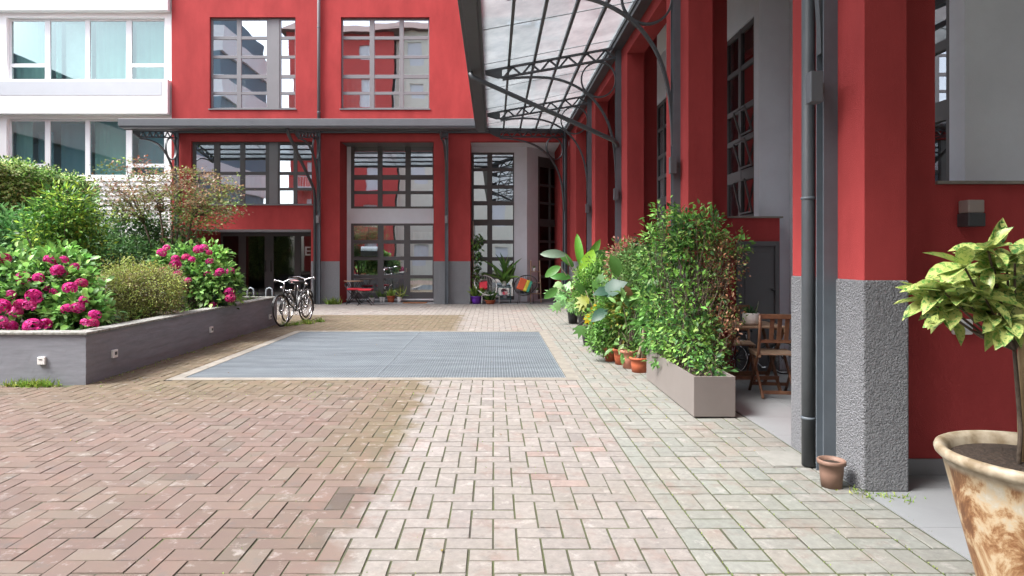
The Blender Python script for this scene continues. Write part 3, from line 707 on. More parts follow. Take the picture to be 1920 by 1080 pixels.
for k_, yk in enumerate(pk[:-1]):
    d_ = .30 if k_ < 1 else .51
    yl = yk + d_; yg = yl + (.37 if k_ < 1 else .16)
    pw = .275 if k_ < 1 else .30
    xf = 3.02
    obj('fin_wall', MB().box(XA + pw + .001, xf, yl, yl + .25, 0, ZC - .25), 'red', ab)
    lwm = MB(); wall_holes(lwm, xf, 3.70, 0, 1.99, [(3.16, 3.66, .0, 1.66)] if k_ >= 1 else [], lambda u, v, yl=yl: (u, yl, v), (0, 1, 0), .2)
    lw_ = obj('low_wall', lwm, 'red', ab)
    lwb = MB().box(xf, 3.70, yl + .2, yl + 1.9, 0, 1.99); obj('low_wall', lwb, 'red', ab)
    obj('ledge', MB().box(xf, 3.735, yl - .025, yl + 1.9, 1.991, 2.012), 'stone', ab)
    obj('skirting', MB().box(XA + pw + .01, 3.70, yl - .012, yl - .0005, 0, .115), 'framelight', ab) if k_ < 1 else None
    if k_ >= 1:
        dm = MB(); dm.box(3.135, 3.19, yl - .02, yl + .02, 0, 1.69); dm.box(3.635, 3.69, yl - .02, yl + .02, 0, 1.69); dm.box(3.19, 3.635, yl - .02, yl + .02, 1.63, 1.69)
        df = obj('door', MB().box(3.19, 3.635, yl + .005, yl + .03, .01, 1.63).box(3.25, 3.575, yl - .004, yl + .004, .12, 1.55), 'frame', ab, bevel=.003)
        obj('door_frame', dm, 'frame', df, bevel=.003)
        obj('handle', MB().lathe([(.001, .0), (.022, .01), (.022, .03), (.001, .04)], (3.60, yl - .03, 1.05), 12), 'black', df)
    # grey wall facing the viewer, glazed side wall running away from it, grey wall running back towards the viewer
    xe = 3.90 if k_ >= 1 else 6.5
    obj('grey_wall', MB().box(3.5, xe, yg, yg + .16, 0, ZC - .25), 'greywall', ab)
    y0, y1 = yg + .161, yl + 2.3
    sw = MB(); wall_holes(sw, y0, y1, 1.2, ZC - .25, [(y0 + .001, y1 - .1, 2.02, 4.73)], lambda u, v: (3.5, u, v), (1, 0, 0), .12); obj('grey_wall', sw, 'greywall', ab)
    cols = []; yy = y0 + .06
    while yy < y1 - .5: cols.append((yy, yy + .44)); yy += .53
    rows = [(2.08, 2.56), (2.72, 3.11), (3.19, 3.55), (3.63, 4.13), (4.2, 4.66)]
    wn = window(ab, y0 + .001, y1 - .1, 2.02, 4.73, cols, rows, lambda u, v: (3.515, u, v), (1, 0, 0), 'frame', 'glassdark')
    c0 = cols[0]
    for (z0, z1) in ((rows[0], rows[1], rows[2]) if k_ == 1 else ()):       # tilted open hopper sashes nearest the viewer
        s_ = MB(); a = Vector((3.50, c0[0] + .01, z0 + .02)); d = Vector((3.40, c0[0] + .01, z1 - .02)); a2 = a + Vector((0, .40, 0)); d2 = d + Vector((0, .40, 0))
        s_.bar(a, a2, .022, .022); s_.bar(d, d2, .022, .022); s_.bar(a, d, .022, .022, (0, 1, 0)); s_.bar(a2, d2, .022, .022, (0, 1, 0)); obj('open_sash', s_, 'frame', wn)
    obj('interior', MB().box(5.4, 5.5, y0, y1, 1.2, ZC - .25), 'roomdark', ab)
    if k_ >= 1:
        yprev_end = pk[k_ - 1] + 2.6
        obj('grey_wall', MB().box(3.9, 4.0, yprev_end, yg - .001, 0, ZC - .25), 'greywall', ab)
        if 1: obj('skirting', MB().box(3.885, 3.899, yprev_end, yl + .1, .0, .05), 'stone', ab)
obj('end_wall', MB().box(XA + .3, 6.5, YF + 1.2, YF + 1.4, 0, ZC), 'greywall', ab)
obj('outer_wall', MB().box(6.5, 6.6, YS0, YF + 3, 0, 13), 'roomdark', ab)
wl = thing('wall_lamp', 'square wall lamp with frosted top and dark base on the near red wall', 'wall lamp', (xs(1821, 4.28), 4.28, zs(425, 4.28)))
o_ = origin_of(wl)
obj('lamp_shade', MB().box(o_.x - .052, o_.x + .058, 4.235, 4.33, o_.z + .09, o_.z + .178), 'frost', wl, bevel=.008)
obj('lamp_base', MB().box(o_.x - .055, o_.x + .061, 4.23, 4.338, o_.z + .0, o_.z + .09), 'lampdark', wl, bevel=.006)
ws = thing('light_switch', 'white plastic switch box on the near red wall behind the variegated plant', 'switch', (xs(1808, 4.3), 4.34, zs(628, 4.3)))
o_ = origin_of(ws)
obj('switch_box', MB().box(o_.x - .065, o_.x + .065, 4.30, 4.339, o_.z, o_.z + .105), 'plaswhite', ws, bevel=.012)
obj('button', MB().box(o_.x - .02, o_.x + .045, 4.292, 4.3, o_.z + .025, o_.z + .08), 'panelgrey', ws, bevel=.004)

# ================================================================= GLASS CANOPY
ZI, ZO, XO, YO = 5.43, 4.97, -.22, 17.25       # heights at wall and outer edge, outer lines of both arms
XI, YI = 2.22, YF - .12
cn = thing('glass_canopy', 'L-shaped glass and dark steel canopy on arched brackets around the courtyard', 'canopy', (1.5, 12, 0))
YN, XW = -2.0, -10.05  # near end pushed behind the viewer, unseen, so the canopy blocks more sky
gb = MB(); gb.box(XO - .26, XO + .01, YN, YO - .03, ZO - .06, ZO + .16); gb.box(XO - .20, XO - .0, YN, YO, ZO - .10, ZO - .062)
obj('gutter', gb, 'steel', cn, bevel=.01)
gb = MB(); gb.box(XW, XO + .01, YO - .27, YO, ZO + .01, ZO + .21); gb.box(XW + .02, XO, YO - .25, YO + .01, ZO - .03, ZO + .008)
obj('gutter', gb, 'gutter', cn, bevel=.01)
obj('ledger_beam', MB().box(XI - .03, XA - .002, YN, YF - .01, ZI - .14, ZI + .10), 'steel', cn)  # dark ledger also stands in for the shadow band under the canopy
obj('ledger_beam', MB().box(XW, XI - .04, YI, YF - .002, ZI - .10, ZI + .12), 'steel', cn)
NP = 5
bars = MB()
def zx(x): return ZO + (ZI - ZO) * (x - XO) / (XI - XO)
def zy(y): return ZO + (ZI - ZO) * (y - YO) / (YI - YO)
def hipy(x): return YO + (YI - YO) * (x - XO) / (XI - XO)
for i in range(NP + 1):
    x = XO + .03 + (XI - XO - .06) * i / NP
    bars.bar((x, YN, zx(x) - .02), (x, hipy(x), zx(x) - .02), .045, .075)
obj('glazing_bars', bars, 'steel', cn)
bars = MB(); yb = YN; 
post_y = [YP0 + .36, YP[0] + .36, YP[1] + .36, YP[2] + .55, YP[3] + .55]
step = 1.755; yb = post_y[2] % step
while yb < YF - .2:
    x0 = XO if yb < YO else XO + (XI - XO) * (yb - YO) / (YI - YO)
    if yb > YN: bars.bar((x0, yb, zx(x0) + .012), (XI, yb, ZI + .012), .018, .014)
    yb += step
obj('glass_joint', bars, 'steel', cn)
gp = [p - .0 for p in post_y if p > YN] ; seq = [YN] + gp + [None]
for i in range(len(seq) - 1):
    a = seq[i]; b_ = seq[i + 1]
    q = MB()
    if b_ is not None: q.quad((XO, a, ZO + .01), (XI, a, ZI + .01), (XI, b_, ZI + .01), (XO, b_, ZO + .01))
    else: q.quad((XO, a, ZO + .01), (XI, a, ZI + .01), (XI, YI, ZI + .01), (XO, YO, ZO + .01))
    obj('glass_panel', q, 'canglass', cn)
px_ = [XW, -9.83, -5.42, -1.45]
bars = MB()
for i in range(NP + 1):
    y = YO + .03 + (YI - YO - .06) * i / NP; xh = XO + (XI - XO) * (y - YO) / (YI - YO)
    bars.bar((XW, y, zy(y) - .02), (xh, y, zy(y) - .02), .035, .055)
x = XW
while x < XO: bars.bar((x, YO, ZO + .012), (x, YI, ZI + .012), .018, .014); x += 2.1
bars.bar((XO, YO, ZO - .02), (XI, YI, ZI - .02), .06, .08)
obj('glazing_bars', bars, 'steel', cn)
for (a, b_) in ((XW, -5.42), (-5.42, -1.45)):
    obj('glass_panel', MB().quad((a, YO, ZO + .01), (b_, YO, ZO + .01), (b_, YI, ZI + .01), (a, YI, ZI + .01)), 'canglass', cn)
obj('glass_panel', MB().quad((-1.45, YO, ZO + .01), (XO, YO, ZO + .01), (XI, YI, ZI + .01), (-1.45, YI, ZI + .01)), 'canglass', cn)

def bracket(base, d, Lb, heavy=1.0):
    """arched bracket: base = foot of the post on the wall line, d = unit direction outwards, Lb = reach"""
    base = Vector(base); d = Vector(d); sc = Lb / 2.42
    side = Vector((-d.y, d.x, 0))
    pt = lambda o, z: base + d * (o * sc) + Vector((0, 0, z))
    top = lambda o: ZI - .06 + (ZO - ZI) * o / 2.42
    t = MB()
    t.bar(pt(.05, top(.05)), pt(2.40, top(2.40)), .055, .036, side.cross(d)); t.bar(pt(.05, top(.05) - .19), pt(2.12, top(2.12) - .165), .055, .036, side.cross(d))
    n = 6
    for i in range(n):
        a, m_, c = .1 + 1.98 * i / n, .1 + 1.98 * (i + .5) / n, .1 + 1.98 * (i + 1) / n
        t.bar(pt(c, top(c) - .185), pt(m_, top(m_) - .01), .035, .022, side); t.bar(pt(m_, top(m_) - .01), pt(a, top(a) - .185), .035, .022, side)
    e0, e1 = 2.10, 2.40                        # tapered end plate
    pl = [pt(e0, top(e0)), pt(e1, top(e1)), pt(e1, top(e1) - .06), pt(e0 + .08, top(e0) - .185), pt(e0, top(e0) - .18)]
    vs = [p - side * .022 for p in pl] + [p + side * .022 for p in pl]; n5 = 5
    t.add(vs, [tuple(range(5)), tuple(range(9, 4, -1))] + [(i, i + 5, (i + 1) % 5 + 5, (i + 1) % 5) for i in range(5)])
    br = obj('bracket', t, 'steel', cn)
    ar = MB(); arc = [(2.09, 4.765), (1.85, 4.80), (1.55, 4.815), (1.24, 4.80), (1.0, 4.745), (.75, 4.63), (.52, 4.46), (.33, 4.22), (.19, 3.93), (.105, 3.55), (.075, 3.15), (.07, 2.9)]
    P_ = []
    for i in range(len(arc) - 1):
        for s_ in range(3):
            q = s_ / 3; P_.append(pt(arc[i][0] * (1 - q) + arc[i + 1][0] * q, arc[i][1] * (1 - q) + arc[i + 1][1] * q))
    P_.append(pt(*arc[-1]))
    for _ in range(3): P_ = [P_[0]] + [(P_[i - 1] + P_[i] * 2 + P_[i + 1]) / 4 for i in range(1, len(P_) - 1)] + [P_[-1]]
    for i in range(len(P_) - 1):
        ar.bar(P_[i], P_[i + 1] + (P_[i + 1] - P_[i]) * .04, .055, .036, side.cross(P_[i + 1] - P_[i]))
    obj('arch', ar, 'steel', br)
    rg = MB(); c = pt(.385, 4.765); nn = 40
    ring = [c + d * (.305 * math.cos(2 * math.pi * i / nn)) * min(1.25, sc) + Vector((0, 0, .325 * math.sin(2 * math.pi * i / nn))) for i in range(nn)]
    for i in range(nn):
        a, b2 = ring[i], ring[(i + 1) % nn]; rg.bar(a, b2 + (b2 - a) * .06, .05, .026, side.cross(b2 - a))
    obj('ring', rg, 'steel', br)
    po = MB(); cpt = base + d * .035                # H-section post
    for s_ in (-1, 1): po.obox(cpt + side * s_ * .046 + Vector((0, 0, (ZI - .1) / 2)), d * .05, side * .005, Vector((0, 0, (ZI - .1) / 2)))
    po.obox(cpt + Vector((0, 0, (ZI - .1) / 2)), d * .005, side * .041, Vector((0, 0, (ZI - .1) / 2)))
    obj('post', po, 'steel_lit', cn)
for y in post_y: bracket((XA - .012, y, 0), (-1, 0, 0), 2.52)
for x in (-9.83, -5.42, -1.45): bracket((x, YF - .09, 0), (0, -1, 0), 2.42)
dd = Vector((XO - XI, YO - YI, 0)); bracket((XI + .02, YI - .05, 0), dd.normalized(), dd.length - .1)

def downpipe(path, label, r=.052):
    o = thing('downpipe', label, 'downpipe', path[-1])
    obj('pipe', MB().tube(path, r, 16), 'steel', o)
    return o
o = downpipe([(2.245, 4.52, 5.0), (2.245, 4.52, 1.4), (2.245, 4.52, .012)], 'thick dark round downpipe in front of the nearest pillar', .046)
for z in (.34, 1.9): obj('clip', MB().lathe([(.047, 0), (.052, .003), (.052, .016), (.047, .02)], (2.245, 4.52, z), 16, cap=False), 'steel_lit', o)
yd = post_y[3] - .13
downpipe([(XO - .2, yd, 4.86), (XO - .16, yd, 4.78), (XO + .05, yd, 4.68), (2.20, yd, 3.62), (2.27, yd + .04, 3.56), (2.31, yd + .20, 3.45), (2.31, yd + .22, .0)], 'dark drain pipe slanting from the canopy gutter to the third pillar', .042)
xd = -5.56
downpipe([(xd, YO - .12, 4.94), (xd, YO - .02, 4.8), (xd, YF - .42, 3.72), (xd, YF - .16, 3.55), (xd, YF - .06, 3.3), (xd, YF - .06, 0)], 'dark drain pipe slanting back from the gutter to the red pier near the bicycles', .045)
# up/down light boxes on the posts
nm = ['nearest pillar', 'second pillar', 'third pillar', 'fourth pillar']
for i, y in enumerate(post_y[1:]):
    x_ = 2.25 if i else 2.165
    t_ = thing('post_light', 'small grey box light clamped to the steel post of the ' + nm[i], 'light', (x_, y - .12 if i == 0 else y - .1, 2.52), group='box lights on the canopy posts')
    o_ = origin_of(t_); yy = o_.y
    obj('housing', MB().box(o_.x - .042, o_.x + .042, yy - .04, yy + .04, 2.53, 2.74), 'gutter', t_, bevel=.006)
    obj('arm', MB().box(o_.x + .02, o_.x + .09, yy + .04, yy + .10, 2.61, 2.68), 'frame', t_)
for i, x in enumerate((-5.42, -1.45)):
    t_ = thing('post_light', ['small grey box light on the steel post between entrance and glazed garden door', 'small grey box light on the steel post between the two tall bays'][i], 'light', (x, YF - .26, 2.52), group='box lights on the canopy posts')
    obj('housing', MB().box(x - .045, x + .045, YF - .30, YF - .20, 2.52, 2.75), 'framelight', t_, bevel=.006)
    obj('arm', MB().box(x - .02, x + .02, YF - .20, YF - .16, 2.6, 2.66), 'frame', t_)

# ================================================================= HOUSES BEHIND THE VIEWER (seen in the panes)
def far_house(name, label, x0, x1, y, h, m, nfl, balc, cat='building', dirn=-1):
    t_ = thing(name, label, cat, ((x0 + x1) / 2, y, 0)); hl = []; nw = max(2, int((x1 - x0) / 3.2)); fh = h / nfl
    for f in range(nfl):
        for i in range(nw):
            c = x0 + (i + .5) * (x1 - x0) / nw; hl.append((c - .6, c + .6, f * fh + .9, f * fh + 2.6))
    b = MB(); wall_holes(b, x0, x1, 0, h, hl, lambda u, v: (u, y, v), (0, -1, 0), .3); obj('wall', b, m, t_)
    obj('interior', MB().box(x0, x1, y - 1.6, y - 1.5, 0, h), 'roomdark', t_)
    f_ = MB()
    for (a, b2, c, d) in hl: f_.box(a, b2, y - .2, y - .14, c, d)
    obj('shutter', f_, 'whiteframe', t_)
    rf = MB(); rf.add([(x0 - .5, y + .7, h), (x1 + .5, y + .7, h), (x1 + .5, y - 4, h + 2.2), (x0 - .5, y - 4, h + 2.2), (x0 - .5, y - 9, h), (x1 + .5, y - 9, h)], [(0, 1, 2, 3), (3, 2, 5, 4), (0, 4, 5, 1), (0, 3, 4), (1, 5, 2)]); obj('roof', rf, 'roof', t_)
    if balc:
        for f in range(1, nfl):
            for i in range(0, nw, 2):
                c = x0 + (i + .5) * (x1 - x0) / nw
                k_ = MB().box(c - 1.2, c + 1.2, y + .001, y + 1.1, f * fh, f * fh + .18)
                for s_ in range(13): k_.box(c - 1.2 + s_ * .198, c - 1.17 + s_ * .198, y + 1.05, y + 1.08, f * fh + .18, f * fh + 1.0)
                k_.box(c - 1.2, c + 1.2, y + 1.04, y + 1.09, f * fh + 1.0, f * fh + 1.06); obj('balcony', k_, 'white', t_)
    return t_
far_house('apartment_building', 'red apartment house with white balconies mirrored in the upper panes', -17, -8.4, -13, 20, 'redfar', 6, True)
far_house('apartment_building', 'cream apartment house with a tiled roof mirrored in the upper panes', -8.3, 13, -14, 20.5, 'cream', 6, False)
t_ = thing('white_wing', 'long white office wing with ribbon windows along the left, mirrored in the panes', 'building', (-19, 3, 0))
for f in range(6):
    z = f * 3.15; y9 = 19.6 if f < 3 else -3.5
    obj('floor_band', MB().box(-19.5, -18.6, -12.5, y9, z, z + 1.5), 'white', t_)
    obj('window', MB().box(-19.5, -18.8, -12.5, y9, z + 1.5, z + 3.15), 'blind', t_)

# ================================================================= RAISED BED
rbx0 = -14
rbd = thing('raised_planter', 'long grey concrete raised bed with mossy stone capping on the left', 'planter', (-6, 10, 0))
HP = .585
w = MB(); w.box(rbx0, PLX, PLY0, PLY0 + .16, -.02, HP); w.box(PLX - .16, PLX, PLY0 + .16, PLY1, -.02, HP); w.box(rbx0, PLX - .16, PLY1 - .16, PLY1, -.02, HP)
for i, z in enumerate((.11, .235, .36, .47)):      # board marks
    w.box(PLX - .001, PLX + .0035, PLY0 + .0, PLY1, z, z + .085 + .02 * (i % 2))
obj('planter_wall', w, 'concrete', rbd)
w = MB(); w.box(rbx0, PLX + .025, PLY0 - .025, PLY0 + .2, HP, HP + .03); w.box(PLX - .2, PLX + .025, PLY0 + .2, PLY1 + .02, HP, HP + .03); w.box(rbx0, PLX - .2, PLY1 - .2, PLY1 + .02, HP, HP + .03)
obj('capping', w, 'cap', rbd, bevel=.006)
obj('soil', MB().box(rbx0, PLX - .17, PLY0 + .17, PLY1 - .17, .3, HP - .03), 'soil', rbd)
labs = ['white square socket box on the front face of the raised bed', 'white socket box on the long side of the raised bed, nearest its corner', 'white socket box midway along the long side of the raised bed', 'white socket box on the raised bed just before the bicycles']
for i, (px, py) in enumerate(((80, 676), (212, 663), (394, 618), (505, 594))):
    if i == 0:
        x = xs(px, PLY0); z = zs(py, PLY0); t_ = thing('socket_box', labs[i], 'socket', (x, PLY0, z), group='sockets on the raised bed')
        obj('cover', MB().box(x - .045, x + .045, PLY0 - .03, PLY0 - .001, z - .045, z + .045), 'plaswhite', t_, bevel=.006)
        obj('slot', MB().box(x - .025, x + .015, PLY0 - .034, PLY0 - .030, z + .012, z + .020), 'lampdark', t_)
    else:
        Y = -PLX * F / (CX - px); z = zs(py, Y); t_ = thing('socket_box', labs[i], 'socket', (PLX, Y, z), group='sockets on the raised bed')
        obj('cover', MB().box(PLX + .0036, PLX + .035, Y - .05, Y + .05, z - .05, z + .05), 'plaswhite', t_, bevel=.006)
        obj('slot', MB().box(PLX + .035, PLX + .04, Y - .02, Y + .025, z - .015, z + .025), 'lampdark', t_)

# ---- palettes
G_MID = [(.075, .14, .028), (.095, .17, .035), (.055, .11, .025)]
G_LIGHT = [(.16, .24, .05), (.20, .28, .07), (.12, .20, .04)]
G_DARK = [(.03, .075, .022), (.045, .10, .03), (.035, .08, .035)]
G_VIV = [(.10, .25, .03), (.15, .33, .04), (.08, .19, .03)]

# flower head shared mesh
def flower_mesh(cols):
    lv = Leaves(); n = 70; d = unit(RNG.normal(0, 1, (n, 3))); d = d[d[:, 2] > -.55]
    for k_ in range(3):
        t1 = unit(np.cross(d, RNG.normal(0, 1, d.shape)))
        lv.add(d * .088, t1, d, .042, .036, pal(cols, len(d), .12), T_SIMPLE)
    o = lv.build('flower_head', 'petal', None, True); C.objects.unlink(o)
    return o.data
FM = [flower_mesh([(.36, .009, .12), (.42, .02, .17), (.28, .006, .09), (.46, .06, .24)]), flower_mesh([(.48, .05, .22), (.55, .13, .32), (.36, .02, .14)]), flower_mesh([(.26, .006, .075), (.33, .015, .10), (.38, .06, .14)])]
def hydrangea(label, base, blobs, flowers, nleaf, L):
    t_ = thing('hydrangea', label, 'shrub', base)
    lv = Leaves(); tips = []
    for (c, r) in blobs:
        pts = ellipsoid_pts(c, r, nleaf, .55, -.6); tips += [Vector(p) for p in pts[:9]]
        clumps(lv, pts, .055, 7, L, .66, [(.10, .22, .05), (.15, .31, .07), (.21, .36, .10), (.07, .16, .04)], T_BROAD, up=.9, out=c)
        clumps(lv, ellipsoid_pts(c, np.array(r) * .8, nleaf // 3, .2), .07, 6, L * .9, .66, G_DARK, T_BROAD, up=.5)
    lv.build('foliage', 'leaf', t_)
    stems(t_, base, tips, .007)
    for p in flowers:
        f = bpy.data.objects.new('flower_head', FM[random.choice((0, 0, 0, 1, 2))]); C.objects.link(f); f.parent = t_
        f.location = Vector(p[:3]) - Vector(base); q_ = p[3] * random.uniform(.78, 1.12); f.scale = (q_, q_, q_ * random.uniform(.75, .95)); f.rotation_euler = (random.uniform(-.5, .5), random.uniform(-.5, .5), random.uniform(0, 6))
    return t_
fl = []
for (px, py, s_) in ((8, 485, 1), (20, 552, .8), (3, 575, 1.1), (43, 523, 1.15), (72, 521, .9), (95, 488, 1), (108, 507, 1.0), (120, 487, .8), (112, 512, 1.1), (131, 540, 1), (152, 532, .9), (64, 556, 1.15), (38, 570, 1.1), (55, 573, 1), (30, 585, .9), (1, 603, .9), (20, 612, 1.05), (60, 611, 1.1), (85, 608, 1.1), (125, 579, 1), (146, 577, .95), (158, 563, .8), (178, 590, 1), (175, 606, 1), (160, 605, .6), (100, 547, .7), (140, 500, .7), (88, 541, .6)):
    Y = 7.95 + random.uniform(-.15, .2) + (560 - py) * .006
    p = W(px, py, Y); fl.append((*p, s_ * .92))
hb = W(85, 600, 8.3); hb.z = .55
hydrangea('pink hydrangea in the front corner of the raised bed, the fullest in bloom', hb, [(W(85, 560, 8.5), (.68, .45, .46)), (W(10, 545, 8.6), (.5, .45, .55)), (W(150, 592, 8.3), (.3, .28, .25)), (W(110, 520, 8.9), (.4, .35, .35))], fl, 190, .10)
fl = []
for (px, py, s_) in ((303, 474, 1), (312, 465, .9), (329, 485, 1), (329, 496, 1.1), (350, 483, 1), (372, 468, 1.1), (382, 465, 1), (392, 474, .8), (393, 490, .9), (306, 508, .9), (322, 517, 1), (332, 514, 1), (352, 526, .8), (388, 513, .7), (412, 510, 1.1), (405, 517, .9), (432, 509, 1), (430, 548, 1), (432, 559, 1), (399, 573, .9), (360, 487, .7)):
    Y = 11.0 + random.uniform(-.2, .2); p = W(px, py, Y); fl.append((*p, s_ * .9))
hb = W(370, 570, 11.3); hb.z = .55
hydrangea('pink hydrangea farther back, beside the dark entrance', hb, [(W(365, 525, 11.5), (.55, .5, .45)), (W(330, 500, 11.6), (.35, .35, .38)), (W(410, 540, 11.3), (.35, .4, .38)), (W(385, 490, 11.6), (.35, .3, .28))], fl, 130, .10)

def shrub(name, label, cat, base, blobs, L, ratio, cols, per, tmpl=T_SIMPLE, up=.5, stem_m='bark', sig=.06, core=None, leafmat='leaf', rmin=.55, r0=.01, nst=10):
    t_ = thing(name, label, cat, base); lv = Leaves(); tips = []
    for (c, r, n) in blobs:
        pts = ellipsoid_pts(c, r, n, rmin); tips += [Vector(p) for p in pts[:nst]]
        clumps(lv, pts, sig, per, L, ratio, cols, tmpl, up, out=c)
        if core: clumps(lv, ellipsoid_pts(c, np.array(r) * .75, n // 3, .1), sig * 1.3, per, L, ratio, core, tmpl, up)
    lv.build('foliage', leafmat, t_); stems(t_, base, tips, r0, stem_m)
    return t_
B = W(255, 590, 9.6); B.z = .55
shrub('azalea', 'round low shrub with small yellow-green leaves between the two hydrangeas', 'shrub', B,
      [(W(262, 548, 9.7), (.62, .5, .42), 420), (W(225, 530, 9.8), (.35, .35, .32), 150), (W(300, 540, 9.9), (.35, .4, .35), 150)], .032, .45,
      [(.22, .26, .06), (.28, .32, .09), (.15, .19, .05), (.17, .14, .06)], 26, sig=.05, core=[(.10, .07, .035), (.07, .07, .03)], up=.8, nst=22, r0=.006)
B = W(120, 480, 10.6); B.z = .5
shrub('nandina', 'airy light green shrub rising behind the front hydrangea', 'shrub', B,
      [(W(120, 400, 10.8), (.5, .45, .42), 150), (W(95, 450, 10.7), (.45, .45, .5), 130), (W(150, 430, 10.9), (.4, .4, .5), 120), (W(130, 480, 10.8), (.5, .4, .4), 120)], .095, .40,
      [(.13, .26, .04), (.08, .18, .035), (.24, .34, .05), (.035, .09, .025)], 10, sig=.09, up=.6, nst=6, r0=.014, rmin=.3)
B = W(20, 470, 11.2); B.z = .5
shrub('broadleaf_shrub', 'dark green drooping long-leaved shrub at the left edge below the hedge', 'shrub', B,
      [(W(25, 450, 11.2), (.6, .4, .45), 170), (W(-30, 440, 11.2), (.5, .4, .55), 120)], .15, .26, [(.05, .15, .04), (.08, .20, .06), (.11, .24, .08)], 8, sig=.09, up=.8, tmpl=T_BROAD, nst=6)
B = W(250, 470, 12.6); B.z = .5
shrub('evergreen_shrub', 'dark glossy evergreen mass under the red maple', 'shrub', B,
      [(W(230, 450, 13.0), (.9, .5, .55), 300), (W(300, 450, 13.0), (.6, .5, .5), 200), (W(180, 470, 12.4), (.6, .5, .5), 180), (W(250, 480, 12.2), (.8, .4, .3), 220), (W(345, 480, 12.6), (.4, .3, .3), 100)], .07, .5,
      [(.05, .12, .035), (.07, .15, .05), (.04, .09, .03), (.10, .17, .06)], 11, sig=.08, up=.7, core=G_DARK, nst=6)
# ivy hedge along the left boundary
hd = thing('ivy_hedge', 'tall clipped variegated ivy hedge in the upper left', 'hedge', (-10.8, 15.2, .0))
n = 2600; tt = RNG.random(n); hx = -10.2 - .9 * tt; hy = 12.6 + 5.1 * tt
face = RNG.random(n)
zz = RNG.random(n) * 3.0 + .5; off = RNG.normal(0, .05, n)
top = face < .22
zz[top] = 3.42 + RNG.normal(0, .05, top.sum()); ww = RNG.random(n) * .8
X_ = np.where(top, hx - ww, hx + off); Y_ = hy - .0
lv = Leaves(); clumps(lv, np.stack([X_, Y_, zz + .07 * np.sin(Y_ * 5)], 1), .07, 15, .065, .75, [(.22, .35, .09), (.36, .45, .18), (.11, .22, .045), (.05, .11, .025)], T_SIMPLE, up=.5, cj=.3)  # bright and dark clump tones stand in for lit leaves and shaded gaps
n = 900; yf = np.full(n, 12.55) + RNG.normal(0, .05, n); xf = -10.2 - RNG.random(n) * 3.4; zf = RNG.random(n) * 3.0 + .5
clumps(lv, np.stack([xf, yf, zf], 1), .08, 16, .06, .8, [(.20, .32, .09), (.30, .38, .14), (.10, .20, .045), (.05, .11, .025)], T_SIMPLE, up=.3)
n = 300; clumps(lv, np.stack([-10.2 - RNG.random(n) * 3.4, 12.6 + RNG.random(n) * .9, 3.42 + RNG.normal(0, .06, n)], 1), .08, 16, .06, .8, [(.32, .37, .13), (.40, .44, .2)], T_SIMPLE, up=.6)
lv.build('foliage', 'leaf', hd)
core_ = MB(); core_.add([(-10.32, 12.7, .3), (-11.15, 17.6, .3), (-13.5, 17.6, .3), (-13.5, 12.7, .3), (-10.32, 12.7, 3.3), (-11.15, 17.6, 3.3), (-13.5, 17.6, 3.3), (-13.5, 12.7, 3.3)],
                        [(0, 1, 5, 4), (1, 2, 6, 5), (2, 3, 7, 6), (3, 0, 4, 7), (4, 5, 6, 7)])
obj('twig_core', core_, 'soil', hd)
# Japanese maple
YM = 12.4
mb_ = W(322, 500, YM); mb_.z = .5
mp = thing('maple_tree', 'small multi-stemmed Japanese maple with reddish leaf tips above the raised bed', 'tree', mb_)
ends = []
mtips = [(185, 335, .6), (205, 360, .2), (230, 300, .0), (255, 305, -.3), (262, 330, .3), (290, 318, .6), (285, 345, -.4), (310, 330, .2), (330, 320, -.6), (352, 318, .3), (375, 322, -.2), (355, 345, .5), (392, 340, .2), (420, 352, -.2), (448, 350, .1), (405, 365, .4), (380, 370, -.5), (425, 400, .1), (440, 398, -.1), (395, 400, .5), (360, 385, -.4), (375, 420, .0), (400, 415, -.2), (235, 385, .4), (215, 345, -.3), (240, 350, .4), (330, 360, .1), (300, 370, -.5), (270, 370, .2), (340, 405, .4), (310, 395, -.2), (345, 430, .1), (250, 410, -.2), (200, 380, .2)]
tr = MB()
forks = [W(270, 420, YM + .1), W(300, 400, YM - .3), W(335, 400, YM + .3), W(360, 410, YM - .1), W(322, 425, YM)]
for fk in forks:
    pts = [mb_.lerp(fk, q / 5) + Vector((math.sin(q * 1.7) * .04, math.cos(q * 2.1) * .04, 0)) * (1 if 0 < q < 5 else 0) for q in range(6)]
    tr.tube(pts, [.032, .028, .025, .022, .020, .017], 7)
rp_, gp_, lp_ = [], [], []
for (px, py, dy) in mtips:
    e_ = W(px, py, YM + dy); fk = min(forks, key=lambda f: (f - e_).length)
    pts = [fk.lerp(e_, q / 6) + Vector((random.gauss(0, .03), random.gauss(0, .03), .10 * math.sin(math.pi * q / 6))) * (1 if 0 < q < 6 else 0) for q in range(7)]
    tr.tube(pts, [.015, .013, .011, .009, .007, .005, .003], 5)
    for k_ in range(9):                      # twigs
        s_ = pts[random.randint(2, 6)]; q = s_ + Vector((random.gauss(0, .22), random.gauss(0, .22), random.gauss(.02, .07)))
        tr.tube([s_, (s_ + q) / 2 + Vector((0, 0, .02)), q], [.005, .004, .002], 4)
        (rp_ if (py < 350 and random.random() < .75) or random.random() < .35 else gp_).append(tuple(q))
    (rp_ if px % 2 else lp_).append(tuple(e_))
obj('trunk', tr, 'bark', mp)
lv = Leaves()
clumps(lv, rp_, .10, 20, .062, .9, [(.17, .08, .05), (.22, .13, .08), (.13, .14, .05), (.28, .20, .14)], T_MAPLE, up=1.2, flat=.4)
clumps(lv, gp_, .11, 20, .062, .9, [(.12, .19, .045), (.17, .22, .07), (.15, .14, .06)], T_MAPLE, up=1.2, flat=.4)
clumps(lv, lp_, .10, 30, .062, .9, [(.14, .22, .04), (.22, .14, .07)], T_MAPLE, up=1.2, flat=.4)
